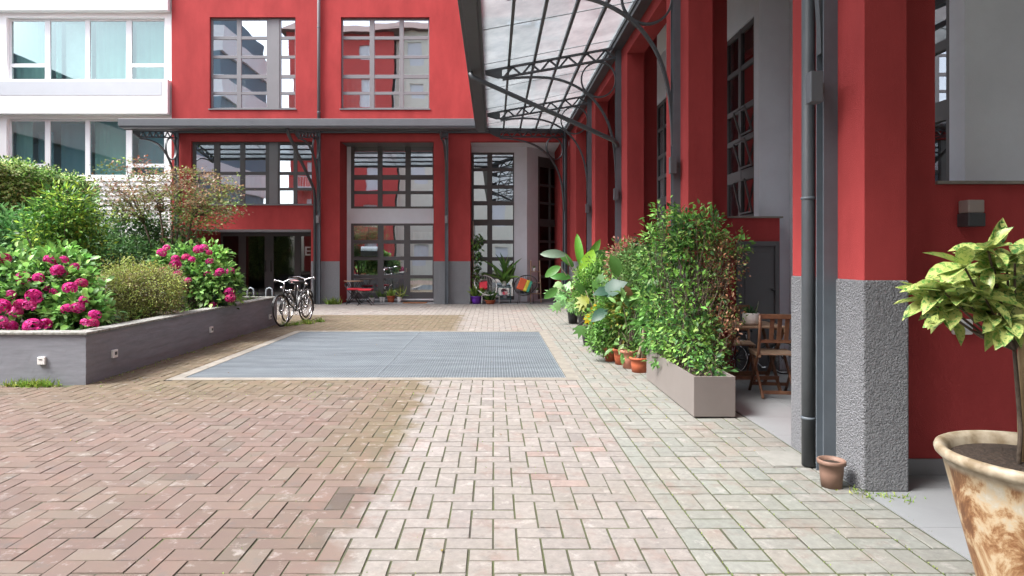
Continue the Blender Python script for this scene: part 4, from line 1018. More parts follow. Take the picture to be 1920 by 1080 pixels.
low = [tuple(W(px, py, YM + .3)) for px, py in ((375, 427), (395, 430), (410, 425), (355, 432), (420, 415), (385, 435), (365, 422))]
clumps(lv, low, .08, 32, .06, .9, [(.06, .13, .035), (.09, .18, .045)], T_MAPLE, up=1.2, flat=.35)
lv.build('crown', 'leaf', mp)
# low ground cover along the capping
lv = Leaves(); n = 260
px_r = RNG.random(n); gx = PLX - .28 - RNG.random(n) * 1.1; gy = 8.6 + RNG.random(n) * 5.0
clumps(lv, np.stack([gx, gy, np.full(n, .60)], 1), .06, 9, .06, .4, [(.10, .20, .04), (.07, .13, .03), (.14, .22, .06)], T_SIMPLE, up=.8)
tag(lv.build('ground_cover', 'leaf'), 'low green ground cover between the shrubs of the raised bed', 'ground cover', kind='stuff')
# grass tufts at wall feet
def tuft(pts, n, h, label, name='grass_tuft'):
    lv = Leaves()
    P = np.repeat(np.array(pts, float), n, 0) + RNG.normal(0, .035, (len(pts) * n, 3)) * np.array([1.6, 1, 0])
    D = unit(RNG.normal(0, .6, P.shape) * np.array([1, 1, 0]) + np.array([0, 0, .8])); LL = h * RNG.uniform(.4, 1.2, len(P))
    lv.add(P, D, RNG.normal(0, 1, P.shape), LL, .009, pal([(.16, .25, .04), (.12, .20, .03), (.24, .28, .07)], len(P)), T_STRAP)
    return tag(lv.build(name, 'leaf'), label, 'grass', kind='stuff')
tuft([(xs(px, 7.3), 7.3, 0) for px in (20, 35, 45, 58, 60, 68, 75, 82, 95)], 26, .09, 'green weeds along the foot of the raised bed front')
tuft([(-4.45, 13.6, 0), (-4.3, 13.8, 0), (-4.2, 14.1, 0), (-3.95, 14.4, 0), (-4.1, 14.0, 0)], 40, .13, 'grass tufts under the parked bicycles')
tuft([(2.33, 4.0 + .0, 0), (2.38, 3.93, 0), (2.46, 3.96, 0), (2.5, 3.9, 0), (2.29, 4.06, 0)], 14, .035, 'little weeds at the foot of the nearest pillar')
tuft([(PLX + .02, 7.45 + i * .23 + random.uniform(-.1, .1), 0) for i in range(27)], 9, .035, 'low moss and weeds along the foot of the long raised bed wall')
tuft([(random.uniform(-4.6, -.9), random.uniform(6.6, 7.6), -.002) for i in range(40)], 4, .012, 'tiny weeds in the mossy pavers before the grate')
lv = Leaves(); n = 110
fx = np.concatenate([RNG.uniform(-4.6, -3.9, 35), RNG.uniform(1.2, 1.85, 45), RNG.uniform(-4, 2.2, 30)]); fy = np.concatenate([RNG.uniform(7.6, 13, 35), RNG.uniform(5.6, 9.5, 45), RNG.uniform(3, 12, 30)])
lv.add(np.stack([fx, fy, np.full(n, .006)], 1), np.stack([RNG.normal(0, 1, n), RNG.normal(0, 1, n), RNG.uniform(0, .2, n)], 1), np.array([[0, 0, 1.]]) + RNG.normal(0, .2, (n, 3)), RNG.uniform(.015, .035, n), .015, pal([(.16, .09, .03), (.10, .05, .02), (.20, .16, .04)], n), T_BROAD)
tag(lv.build('fallen_leaves', 'leaf'), 'scattered small dry leaves on the brick paving', 'leaves', kind='stuff')
tuft([(xs(px, 19.7), 19.7, 0) for px in (618, 624, 630)], 20, .28, 'thin tall weeds at the pier beside the entrance')
lv = Leaves(); n = 1500                       # moss and weed blades in the paver joints
gx = np.concatenate([XB + U + Q * RNG.integers(0, 6, n // 2) + RNG.normal(0, .005, n // 2), -14 + RNG.random(n // 2) * 15]); gy = np.concatenate([2.8 + RNG.random(n // 2) ** 1.5 * 7, 2.9 + RNG.random(n // 2) * 8])
gy[n // 2:] = np.round(gy[n // 2:] / U) * U
ok = ~((gx < PLX) & (gy > PLY0)) & ~((gx > GX0 - .2) & (gx < GX1 + .2) & (gy > GY0 - .2))
P = np.stack([gx, gy, np.full(n, -.004)], 1)[ok]
lv.add(P, unit(RNG.normal(0, .8, P.shape) + np.array([0, 0, .7])), RNG.normal(0, 1, P.shape), .014, .006, pal([(.16, .22, .04), (.12, .16, .04)], len(P)), T_SIMPLE)
tag(lv.build('joint_moss', 'leaf'), 'tiny moss and weeds in the joints of the brick paving', 'moss', kind='stuff')

# ================================================================= BICYCLES
def make_bike(label, frame_m='black'):
    t_ = thing('bicycle', label, 'bicycle')
    r = .335; xw = .54
    def wheel(x):
        w_ = obj('wheel', MB().torus((x, 0, r), r - .012, .017, (1, 0, 0), (0, 0, 1), 36, 8), 'rubber', t_, local=True)
        obj('rim', MB().torus((x, 0, r), r - .033, .011, (1, 0, 0), (0, 0, 1), 36, 6), 'chrome', w_, local=True)
        s_ = MB()
        for k_ in range(18):
            a = 2 * math.pi * k_ / 18; s_.tube([(x, .02 * (-1) ** k_, r), (x + math.cos(a) * (r - .035), 0, r + math.sin(a) * (r - .035))], .0022, 4)
        s_.tube([(x, -.045, r), (x, .045, r)], .018, 10); obj('spokes', s_, 'chrome', w_, local=True)
        g_ = MB(); pts = [(x + math.cos(a) * (r + .022), 0, r + math.sin(a) * (r + .022)) for a in [R(d) for d in range(20, 175, 12)]] if x > 0 else [(x + math.cos(a) * (r + .022), 0, r + math.sin(a) * (r + .022)) for a in [R(d) for d in range(20, 205, 12)]]
        for i in range(len(pts) - 1):
            g_.bar(pts[i], pts[i + 1], .05, .004, Vector((0, 1, 0)).cross(Vector(pts[i + 1]) - Vector(pts[i])))
        obj('mudguard', g_, frame_m, t_, local=True)
    wheel(xw); wheel(-xw)
    f = MB(); bb = Vector((-.08, 0, .28)); st = Vector((-.23, 0, .72)); hd_t = Vector((.36, 0, .80)); hd_b = Vector((.40, 0, .62))
    f.tube([bb, st], .016); f.tube([hd_b, bb], .018); f.tube([hd_t - Vector((0, 0, .03)), Vector((.1, 0, .55)), Vector((-.13, 0, .44))], .015); f.tube([hd_t, hd_b], .02)
    for s_ in (-1, 1):
        f.tube([bb + Vector((0, .03 * s_, 0)), (-xw, .055 * s_, r)], .009); f.tube([st + Vector((0, .02 * s_, -.06)), (-xw, .055 * s_, r)], .008)
        f.tube([hd_b + Vector((0, .045 * s_, -.02)), (xw, .055 * s_, r)], .011)
    f.tube([hd_b + Vector((0, -.045, -.02)), hd_b + Vector((0, .045, -.02))], .012)
    obj('bicycle_frame', f, frame_m, t_, local=True)
    h = MB(); tp = hd_t + Vector((-.03, 0, .14)); h.tube([hd_t, tp], .013)
    hb_ = [tp + Vector(v) for v in ((-.16, -.30, .02), (-.05, -.27, .04), (.03, -.16, .05), (.05, 0, .0), (.03, .16, .05), (-.05, .27, .04), (-.16, .30, .02))]
    h.tube(hb_, .011); obj('handlebar', h, 'chrome', t_, local=True)
    obj('grip', MB().tube([hb_[0] + Vector((-.04, -.012, 0)), hb_[0] + Vector((.08, .02, .01))], .016), 'rubber', t_, local=True); obj('grip', MB().tube([hb_[-1] + Vector((-.04, .012, 0)), hb_[-1] + Vector((.08, -.02, .01))], .016), 'rubber', t_, local=True)
    s_ = MB(); s_.tube([st, st + Vector((-.03, 0, .14))], .013); obj('seat_post', s_, 'chrome', t_, local=True)
    sd_ = MB(); c = st + Vector((-.04, 0, .17)); vs = []
    prof = [(-.15, .085, .0), (-.12, .105, .035), (-.03, .09, .04), (.06, .04, .035), (.14, .022, .03), (.16, .012, .01)]
    for (x, w_, z) in prof:
        for k_ in range(10):
            a = 2 * math.pi * k_ / 10; vs.append(c + Vector((x, w_ * math.cos(a), z * .5 + (.035 if math.sin(a) > 0 else .02) * math.sin(a))))
    m_ = len(prof); sd_.add(vs, [(i * 10 + k_, i * 10 + (k_ + 1) % 10, (i + 1) * 10 + (k_ + 1) % 10, (i + 1) * 10 + k_) for i in range(m_ - 1) for k_ in range(10)] + [tuple(range(10)), tuple(range((m_ - 1) * 10 + 9, (m_ - 1) * 10 - 1, -1))], True)
    obj('saddle', sd_, 'rubber', t_, local=True)
    cr = MB(); cr.torus(bb, .085, .006, (1, 0, 0), (0, 0, 1), 24, 5); cr.tube([bb + Vector((0, -.06, 0)), bb + Vector((.12, -.07, -.12))], .009); cr.tube([bb + Vector((0, .06, 0)), bb + Vector((-.12, .07, .12))], .009)
    cr.obox(bb + Vector((.12, -.11, -.12)), (.045, 0, 0), (0, .04, 0), (0, 0, .01)); cr.obox(bb + Vector((-.12, .11, .12)), (.045, 0, 0), (0, .04, 0), (0, 0, .01)); obj('crankset', cr, 'chrome', t_, local=True)
    rk = MB()
    for s2 in (-1, 1): rk.tube([(-.72, .06 * s2, .72), (-.34, .06 * s2, .72), (-.27, .02 * s2, .70)], .006, 6); rk.tube([(-.6, .06 * s2, .72), (-xw, .06 * s2, r)], .005, 6)
    for x in (-.7, -.6, -.5, -.4): rk.tube([(x, -.06, .722), (x, .06, .722)], .004, 5)
    obj('luggage_rack', rk, 'chrome', t_, local=True)
    lp = MB(); lp.tube([hd_t + Vector((.05, 0, .02)), hd_t + Vector((.11, 0, .02))], .03, 12); obj('headlight', lp, 'chrome', t_, local=True)
    bl = MB(); bl.tube([hb_[1] + Vector((0, .03, .0)), hb_[1] + Vector((0, .03, .035))], .022, 10); obj('bell', bl, 'chrome', t_, local=True)
    return t_
bk = make_bike('black city bicycle with chrome handlebar leaning by the end of the raised bed')
bk.location = (-4.38, 14.03, 0); bk.rotation_euler = (R(5), 0, R(-101))
copy_tree(bk, None, (-4.64, 14.98, 0), R(84), 'black city bicycle with the pink saddle cover, parked behind the other')
b2 = bpy.data.objects['bicycle.001']; b2.rotation_euler = (R(4), 0, R(84))
M['pinkfab'] = mat('pink_patterned_fabric', (.45, .08, .10), .8, col2=(.6, .5, .5), vscale=30)
cvr = MB().lathe([(.115, 0), (.12, .03), (.09, .06), (.001, .07)], (-.27, 0, .88), 16, 1.3, .95, cap=False); obj('saddle_cover', cvr, 'pinkfab', b2, local=True)
b3 = copy_tree(bk, None, (3.36, 8.03, .004), R(2), 'small dark bicycle against the low red wall behind the wooden table', scale=.60); b3.rotation_euler = (R(-5), 0, R(2))
for i, px in enumerate((438, 470, 505)):
    Y = 15.0; x = xs(px, Y); pts = [(x - .075, Y, 0), (x - .075, Y, .66), (x - .06, Y, .72), (x, Y, .75), (x + .06, Y, .72), (x + .075, Y, .66), (x + .075, Y, 0)]
    tag(obj('bicycle_stand', MB().tube([Vector(p) - Vector((x, Y, 0)) for p in pts], .018, 10), 'galv', loc=None), ['steel hoop bicycle stand, the leftmost behind the raised bed', 'steel hoop bicycle stand, the middle one behind the raised bed', 'steel hoop bicycle stand nearest the parked bicycles'][i], 'bicycle stand', 'hoop stands').location = (x, Y, 0)

# ================================================================= TROUGH AND POTS ON THE RIGHT
tx0, tx1, ty0, ty1, th_ = 1.855, 2.24, 5.87, 7.69, .385
tp_ = thing('trough_planter', 'long taupe metal trough planter at the edge of the arcade', 'planter', ((tx0 + tx1) / 2, (ty0 + ty1) / 2, 0))
w = MB(); e = .02
w.box(tx0, tx1, ty0, ty0 + e, .012, th_); w.box(tx0, tx1, ty1 - e, ty1, .012, th_); w.box(tx0, tx0 + e, ty0 + e, ty1 - e, .012, th_); w.box(tx1 - e, tx1, ty0 + e, ty1 - e, .012, th_)
obj('trough', w, 'taupe', tp_, bevel=.003); obj('base', MB().box(tx0 + .03, tx1 - .03, ty0 + .03, ty1 - .03, 0, .03), 'black', tp_)
obj('soil', MB().box(tx0 + e, tx1 - e, ty0 + e, ty1 - e, .1, th_ - .05), 'soil', tp_)
# bushy climber in the trough
tc_ = Vector((2.05, 6.8, th_ - .06))
bp_ = thing('bushy_climber', 'tall bushy green and rusty-leaved climber growing in the taupe trough', 'shrub', tc_)
lv = Leaves(); tips = []
blob = [((1265, 440), 7.2, (.26, .3, .24), 90), ((1315, 430), 6.9, (.22, .3, .18), 60), ((1240, 405), 7.1, (.10, .15, .10), 16), ((1285, 398), 7.0, (.14, .2, .07), 22), ((1335, 408), 6.9, (.12, .15, .07), 14), ((1380, 462), 6.8, (.12, .1, .06), 14), ((1222, 450), 7.3, (.10, .15, .12), 16), ((1240, 480), 7.4, (.26, .3, .3), 110), ((1300, 480), 7.0, (.34, .3, .32), 150), ((1245, 560), 7.3, (.28, .3, .4), 150), ((1300, 560), 7.0, (.33, .3, .38), 150),
        ((1255, 640), 7.1, (.25, .35, .28), 120), ((1305, 645), 6.6, (.26, .3, .28), 130), ((1330, 690), 6.25, (.14, .2, .12), 40), ((1225, 610), 7.5, (.2, .2, .3), 70), ((1290, 600), 6.8, (.3, .3, .3), 90)]
for (p, Y, r, n) in blob:
    c = W(*p, Y); pts = ellipsoid_pts(c, np.array(r) * np.array([.88, 1, 1.04]), int(n * .50), .3); tips += [Vector(q) for q in pts[:9]]
    clumps(lv, pts, .05, 11, .060, .5, [(.07, .17, .04), (.12, .25, .05), (.04, .10, .03), (.20, .33, .08)], T_SIMPLE, up=.7, out=c, cj=.3, lj=.45)
for (p, Y, r, n) in (((1350, 500), 6.8, (.18, .25, .38), 90), ((1352, 600), 6.7, (.15, .25, .35), 80), ((1372, 460), 6.9, (.12, .12, .08), 16), ((1320, 440), 7.1, (.2, .2, .12), 30)):
    c = W(*p, Y); pts = ellipsoid_pts(c, r, n, .2); tips += [Vector(q) for q in pts[:16]]
    clumps(lv, pts, .055, 9, .040, .5, [(.13, .15, .05), (.20, .09, .045), (.10, .17, .04), (.24, .13, .08)], T_SIMPLE, up=.5)
lv.build('foliage', 'leaf', bp_)
b = MB()
for t1 in tips:
    s0 = Vector((random.uniform(1.93, 2.18), random.uniform(6.1, 7.5), th_ - .06)); s0.y = min(7.5, max(6.05, t1.y + random.uniform(-.3, .2)))
    pts = [s0.lerp(t1, q / 6) + Vector((random.gauss(0, .05), random.gauss(0, .05), 0)) * math.sin(math.pi * q / 6) for q in range(7)]
    b.tube(pts, [.007, .006, .0055, .005, .004, .003, .002], 4)
obj('stem', b, 'bark', bp_)

def potted(name, label, X, Y, r, h, pm, build, rb=None, cat='potted plant', group=None):
    t_ = thing(name, label, cat, (X, Y, .0015), group=group); p = pot(t_, r, h, pm, rb); build(t_, Vector((X, Y, h * .88))); return t_
def bushy(blobs, L, ratio, cols, per=12, sig=.05, tmpl=T_SIMPLE, m='leaf', up=.6):
    def f(t_, base):
        lv = Leaves(); tips = []
        for (px, py, Y, r, n) in blobs:
            c = W(px, py, Y); pts = ellipsoid_pts(c, r, n, .3); tips += [Vector(q) for q in pts[:6]]
            clumps(lv, pts, sig, per, L, ratio, cols, tmpl, up, out=c)
        lv.build('foliage', m, t_); stems(t_, base, tips, .008, spread=.04)
    return f
def bigleaf(leaves, cols, m='leafgloss', tmpl=T_BROAD):
    def f(t_, base):
        lv = Leaves(); b = MB()
        for (px, py, Y, L, ang, wr, dz, ci) in leaves:
            p = W(px, py, Y); d = Vector((math.cos(R(ang)), random.uniform(-.35, .1), dz)).normalized()
            s0 = base + Vector((random.uniform(-.03, .03), random.uniform(-.03, .03), 0))
            b.tube([s0, s0.lerp(p, .5) + Vector((0, 0, .12)), p], [.008, .006, .004], 5)
            nrm = Vector((random.uniform(-.15, .15), -.75, .7)); lv.add([p], [d], [nrm], L, L * wr, cols[ci], tmpl)
        obj('stalk', b, 'barkpale', t_); lv.build('leaf', m, t_)
    return f
potted('potted_shrub', 'orange plastic pot of bushy small-leaved greenery, farthest of the pots by the trough', 1.675, 9.06, .105, .205, 'terra',
       bushy([(1140, 600, 9.1, (.26, .25, .35), 110), (1135, 640, 9.0, (.2, .2, .12), 40), (1150, 560, 9.2, (.25, .25, .2), 60)], .06, .55, [(.09, .20, .04), (.13, .27, .06), (.06, .13, .03)]))
potted('potted_shrub', 'orange plastic pot with yellowing stems, half behind the pink pot', 1.762, 8.80, .10, .215, 'terra',
       bushy([(1165, 600, 8.9, (.16, .2, .3), 60), (1168, 570, 8.9, (.25, .2, .2), 60)], .07, .5, [(.14, .22, .04), (.24, .22, .05), (.10, .17, .04)]))
def rubber(t_, base):
    lv = Leaves(); b = MB(); c = []
    for k_ in range(16):
        a = random.uniform(0, 6.28); p = W(random.uniform(1160, 1215), random.uniform(545, 650), random.uniform(8.4, 8.8)); c.append(p)
    for p in c:
        b.tube([base, base.lerp(p, .5) + Vector((0, 0, .06)), p], [.008, .006, .003], 5)
    cc = np.array([tuple(p) for p in c]); clumps(lv, cc, .06, 7, .16, .42, [(.06, .15, .04), (.09, .19, .05), (.12, .22, .06)], T_BROAD, up=.7)
    lv.build('foliage', 'leafgloss', t_); obj('stem', b, 'bark', t_)
potted('potted_shrub', 'pale pink terracotta pot with broad dark leaves beside the trunked plant', 1.82, 8.50, .115, .245, 'terrapink', rubber)
def drac(t_, base):
    b = MB(); tops = [W(1208, 610, 8.3), W(1215, 560, 8.35), W(1200, 640, 8.2)]
    for i, tp1 in enumerate(tops[:2]): b.tube([base + Vector((-.03 + .06 * i, 0, -.03)), base.lerp(tp1, .5) + Vector((.01, 0, 0)), tp1], [.026, .024, .02], 9)
    obj('trunk', b, 'barkpale', t_)
    lv = Leaves()
    for tp1 in tops[:2] + [W(1225, 600, 8.3)]:
        n = 34; D = unit(RNG.normal(0, 1, (n, 3)) + np.array([0, 0, .5])); lv.add(np.tile(np.array(tp1), (n, 1)), D, RNG.normal(0, .3, (n, 3)) + np.array([0, 0, 1]), RNG.uniform(.22, .36, n), .028, pal([(.07, .17, .04), (.11, .23, .06)], n), T_STRAP)
    lv.build('foliage', 'leafgloss', t_)
potted('dracaena', 'terracotta bowl with two thick pale trunks, touching the end of the taupe trough', 1.895, 8.22, .12, .19, 'terra', drac, .10)
# blue-green big leaf plant, yellow fatsia, coloured croton, etc. behind the pots
potted('elephant_ear', 'potted plant with large blue-green heart-shaped leaves and one browning leaf', 1.80, 9.6, .13, .24, 'terra',
       bigleaf([(1130, 555, 8.9, .40, 60, .75, .4, 0), (1160, 520, 8.8, .35, 100, .55, .6, 1), (1172, 535, 8.7, .24, -70, .5, -.8, 2), (1200, 500, 9.4, .45, 30, .3, .4, 1), (1190, 520, 9.2, .4, 150, .25, .5, 1), (1150, 545, 8.9, .3, 190, .6, -.1, 0), (1180, 560, 8.8, .35, -20, .5, -.2, 1), (1210, 540, 8.6, .3, 60, .5, .3, 1), (1140, 580, 8.8, .3, -120, .6, -.3, 0)],
               [(.032, .085, .055), (.06, .15, .03), (.34, .18, .10)]))
potted('fatsia', 'potted plant with lobed leaves, the lowest turned bright yellow', 1.63, 9.9, .12, .22, 'black',
       bigleaf([(1098, 590, 9.8, .22, -60, 1.2, -.5, 0), (1108, 575, 9.9, .24, -30, 1.2, -.4, 0), (1105, 560, 9.9, .24, 150, 1.1, -.3, 1), (1100, 570, 9.9, .2, 200, 1.1, -.3, 1), (1112, 545, 10, .24, 80, 1.1, .3, 2), (1098, 545, 10, .22, 130, 1.1, .3, 2), (1120, 560, 9.9, .22, -10, 1.1, -.1, 2), (1092, 610, 9.9, .22, -100, 1.2, -.5, 2), (1118, 530, 10, .22, 60, 1.1, .4, 2)],
               [(.45, .33, .015), (.22, .25, .03), (.06, .15, .03)], 'leaf', T_FATSIA))
potted('potted_shrub', 'black pot of light green bushy foliage left of the blue-green leaves', 1.62, 10.7, .14, .26, 'black',
       bushy([(1110, 530, 10.8, (.3, .25, .25), 110), (1095, 560, 10.7, (.22, .2, .25), 70), (1125, 505, 10.9, (.25, .2, .15), 50)], .07, .5, [(.12, .24, .05), (.17, .30, .07), (.08, .17, .04)]))
potted('croton', 'potted plant with small reddish pink leaves on upright stems behind the bushes', 2.05, 10.2, .14, .28, 'terra',
       bushy([(1160, 480, 10.3, (.16, .2, .22), 55), (1185, 470, 10.3, (.2, .2, .14), 50), (1155, 520, 10.3, (.14, .2, .3), 50)], .06, .5, [(.30, .10, .08), (.20, .13, .05), (.38, .20, .15), (.10, .20, .05)], 8))
potted('potted_shrub', 'tall pale green feathery bush between the croton and the trough', 2.1, 9.1, .15, .28, 'black',
       bushy([(1190, 490, 9.3, (.25, .3, .2), 80), (1180, 540, 9.2, (.28, .3, .3), 120), (1215, 500, 9.0, (.2, .3, .3), 90), (1175, 590, 9.1, (.25, .25, .3), 90)], .06, .4, [(.12, .22, .07), (.09, .18, .05), (.15, .25, .08)]))
potted('potted_shrub', 'dense dark green bush low beside the clay pots', 1.98, 8.95, .13, .22, 'terrabrown',
       bushy([(1195, 610, 8.9, (.22, .25, .28), 110), (1150, 615, 9.4, (.3, .2, .3), 110), (1205, 650, 8.4, (.2, .2, .15), 50)], .055, .5, [(.06, .14, .03), (.09, .19, .04), (.13, .23, .06)]))
# strelitzia
def banana(t_, base):
    lv = Leaves(); b = MB()
    for (px, py, Y, L, ang, wr, dz, c) in ((1094, 510, 13.2, .95, 62, .26, 1.0, 1), (1090, 500, 13.3, .85, 100, .26, 1.1, 1), (1060, 478, 13.1, .62, 165, .38, .12, 0), (1050, 500, 13.0, .45, 200, .5, -.5, 2), (1092, 525, 12.8, .8, 75, .48, .9, 3), (1108, 480, 13.2, .55, 20, .36, .25, 2),
                                    (1125, 470, 13.2, .5, -30, .3, -.3, 2), (1045, 540, 13.0, .42, 230, .5, -.5, 2), (1075, 500, 13.3, .6, 130, .34, .7, 2), (1115, 500, 13.3, .6, 60, .3, .6, 1), (1070, 520, 13.1, .5, 170, .4, .1, 2)):
        p = W(px, py, Y); d = Vector((math.cos(R(ang)), -.15, dz)).normalized()
        b.tube([base, base.lerp(p, .6) + Vector((0, 0, .1)), p], [.016, .012, .007], 6)
        cs = [(.09, .16, .10), (.08, .22, .025), (.05, .14, .03), (.15, .33, .03)][c]
        L *= .8; lv.add([p], [d], [Vector((random.uniform(-.3, .3), -1, .3))], L, L * wr, pal([cs], 1, .08), T_BANANA)
    obj('stalk', b, 'barkpale', t_); lv.build('leaf', 'leafgloss', t_)
potted('banana_plant', 'tall potted plant with huge paddle-shaped bright green leaves', 1.95, 13.4, .19, .34, 'black', banana)
def monst(t_, base):
    lv = Leaves(); b = MB()
    for k_ in range(22):
        p = W(random.uniform(1040, 1075), random.uniform(525, 580), random.uniform(13.7, 14.3)); b.tube([base, base.lerp(p, .5) + Vector((0, 0, .15)), p], [.008, .006, .004], 5)
        lv.add([p], [Vector((random.uniform(-1, .6), -.3, random.uniform(-1, .1)))], [Vector((random.gauss(0, .3), -.8, .6))], .30, .22, pal([(.10, .22, .08), (.07, .16, .05), (.14, .27, .11)], 1), T_FATSIA)
    obj('stalk', b, 'barkpale', t_); lv.build('leaf', 'leafgloss', t_)
potted('philodendron', 'drooping cut-leaved plant in a small black pot left of the paddle leaves', 1.77, 14.1, .13, .30, 'black', monst)

# ---- brown plastic pot by the pillar
sp = thing('flower_pot', 'small empty brown pot at the foot of the nearest pillar', 'pot', (2.20, 4.13, .002))
pot(sp, .078, .175, 'terrabrown', .062, rim=.008)

# ================================================================= BIG POT WITH AUCUBA
bpx, bpy_, bz = 2.155, 2.50, .72
bg = thing('patio_pot', 'large rust-stained glazed patio pot at the right edge', 'pot', (bpx, bpy_, .004))
prof = [(.17, 0), (.185, .06), (.225, .22), (.27, .40), (.312, .56), (.338, .665), (.352, .672), (.364, .684), (.368, .698), (.363, .713), (.350, .720), (.336, .714), (.318, .70), (.305, .66), (.29, .60)]
prof = [(a * .945, b) for a, b in prof]
obj('pot_body', MB().lathe(prof, (bpx, bpy_, .004), 56), 'bigpot', bg)
obj('soil', MB().lathe([(.292, .672), (.2, .682), (.1, .688), (.001, .69)], (bpx, bpy_, .004), 40, cap=False), 'soil', bg)
ac = thing('aucuba', 'yellow-speckled variegated aucuba growing in the rust-stained pot', 'potted plant', (bpx - .03, bpy_, .66))
def aucuba_mat():
    m = tint_mat('speckled_leaf', .35, trans=.2, spec=.5)
    n = m.node_tree.nodes; l = m.node_tree.links; b = n['Principled BSDF']
    tc = n.new('ShaderNodeTexCoord'); no = n.new('ShaderNodeTexNoise'); no.inputs['Scale'].default_value = 60; no.inputs['Detail'].default_value = 5; no.inputs['Roughness'].default_value = .7
    l.new(tc.outputs['Object'], no.inputs['Vector']); rp = n.new('ShaderNodeValToRGB'); rp.color_ramp.elements[0].position = .44; rp.color_ramp.elements[1].position = .50
    l.new(no.outputs['Fac'], rp.inputs[0]); at = [q for q in n if q.type == 'ATTRIBUTE'][0]
    mx = n.new('ShaderNodeMix'); mx.data_type = 'RGBA'; l.new(rp.outputs[0], mx.inputs[0]); l.new(at.outputs['Color'], mx.inputs[6]); mx.inputs[7].default_value = (.46, .52, .17, 1)
    l.new(mx.outputs[2], b.inputs['Base Color'])
    for q in n:
        if q.type == 'BSDF_TRANSLUCENT': l.new(mx.outputs[2], q.inputs[0])
    return m
M['aucuba'] = aucuba_mat()
lv = Leaves(); b = MB(); Y0 = 2.45
sx0 = W(1913, 700, 2.5).x; b.tube([(sx0 + .01, 2.5, .62), (sx0, 2.5, 1.0), (sx0 + .02, 2.5, 1.42)], .013, 8); obj('stake', b, mat('bamboo', (.42, .30, .17), .6, var=.15, vscale=9), ac)
b = MB(); root = Vector((sx0 - .035, 2.47, .62)); hub0 = W(1902, 655, Y0 + .05)
b.tube([root, root + Vector((.012, 0, .2)), root + Vector((.0, 0, .36)), hub0], [.009, .008, .008, .007], 7)
whorls = [(1760, 545, -1, .05), (1735, 565, -1, -.1), (1800, 500, -.6, .3), (1845, 470, -.2, .6), (1800, 560, -.6, -.1), (1850, 540, -.3, .1), (1895, 480, .1, .5), (1890, 540, .2, .1), (1845, 590, -.4, -.5), (1770, 590, -.8, -.3), (1930, 500, .4, .3), (1910, 580, .2, -.3), (1880, 510, -.1, .3), (1825, 520, -.5, .2), (1950, 550, .6, .1), (1980, 500, .8, .2), (1770, 575, -.9, -.05), (1790, 530, -.8, .2), (1865, 560, -.2, .0), (1820, 545, -.6, 0), (1855, 500, -.3, .3), (1905, 520, .1, .2), (1840, 560, -.5, -.2), (1875, 600, -.1, -.6), (1915, 545, .1, -.1)]
T_AUC = long_tmpl(5, .18, lambda t: math.sin(math.pi * min(1, t * .96 + .04)) ** .8, .25)
for (px, py, dx, dz) in whorls:
    p = W(px + 8, py, Y0 + random.uniform(-.13, .13)); b.tube([hub0, hub0.lerp(p, .5) + Vector((0, 0, -.02)), p], [.007, .005, .004], 6)
    n = 8
    D = np.array([(dx * .7 + random.gauss(0, .55), random.gauss(-.2, .5), dz * .5 + random.gauss(.02, .32)) for _ in range(n)])
    N = RNG.normal(0, .3, (n, 3)) + np.array([0, -.35, 1]); lv.add(np.tile(np.array(p), (n, 1)), D, N, RNG.uniform(.09, .155, n), RNG.uniform(.044, .068, n), pal([(.045, .13, .03), (.07, .18, .04), (.12, .22, .05)], n, .15), T_AUC)
obj('stem', b, 'bark', ac); lv.build('foliage', 'aucuba', ac)

# ================================================================= TABLE AND CHAIRS
def wood_chair(label):
    t_ = thing('folding_chair', label, 'chair')
    f = MB()
    for s_ in (-1, 1):       # back post runs down to the front foot; other leg from seat front to rear foot
        f.tube([(s_ * .20, -.27, .88), (s_ * .195, -.235, .70), (s_ * .19, -.17, .47), (s_ * .19, .20, 0)], .0155, 6)
    obj('back_frame', f, 'wood', t_, local=True)
    for s_ in (-1, 1):
        obj('leg', MB().bar((s_ * .165, .20, .445), (s_ * .165, -.25, 0), .022, .036, (0, 1, 0)), 'wood', t_, bevel=.003, local=True)
    bk_ = MB(); bk_.bar((-.21, -.262, .865), (.21, -.262, .865), .022, .05); bk_.bar((-.19, -.205, .60), (.19, -.205, .60), .02, .035)
    for x in (-.075, 0, .075): bk_.bar((x, -.21, .61), (x, -.256, .85), .045, .012, (0, 1, 0))
    obj('backrest', bk_, 'wood', t_, bevel=.003, local=True)
    st_ = MB()
    for k_ in range(6): st_.box(-.20, .20, -.17 + k_ * .066, -.17 + k_ * .066 + .058, .448, .466)
    st_.box(-.19, -.165 + .0, -.17, .22, .42, .447); st_.box(.165, .19, -.17, .22, .42, .447)
    obj('seat', st_, 'woodlight', t_, bevel=.003, local=True)
    obj('stretcher', MB().bar((-.165, -.19, .06), (.165, -.19, .06), .02, .035), 'wood', t_, bevel=.002, local=True); obj('stretcher', MB().bar((-.19, .13, .09), (.19, .13, .09), .02, .035), 'wood', t_, bevel=.002, local=True)
    return t_
ch = wood_chair('wooden slatted folding chair with its back to the viewer, in front of the small table'); ch.location = (3.02, 6.86, .004); ch.rotation_euler = (0, 0, R(-8))
tag(ch, None, None, 'wooden folding chairs at the table')
c2 = copy_tree(ch, None, (2.90, 7.62, .004), R(168), 'wooden slatted folding chair on the far side of the small table')
tb = thing('folding_table', 'small square wooden slatted folding table under the arcade', 'table', (2.85, 7.12, .004)); o_ = origin_of(tb)
s_ = MB(); x0, x1 = o_.x - .30, o_.x + .32; z = .72
for k_ in range(8): s_.box(x0, x1, 6.84 + k_ * .072, 6.84 + k_ * .072 + .064, z, z + .02)
s_.box(x0 + .01, x0 + .035, 6.84, 7.41, z - .045, z - .001); s_.box(x1 - .035, x1 - .01, 6.84, 7.41, z - .045, z - .001)
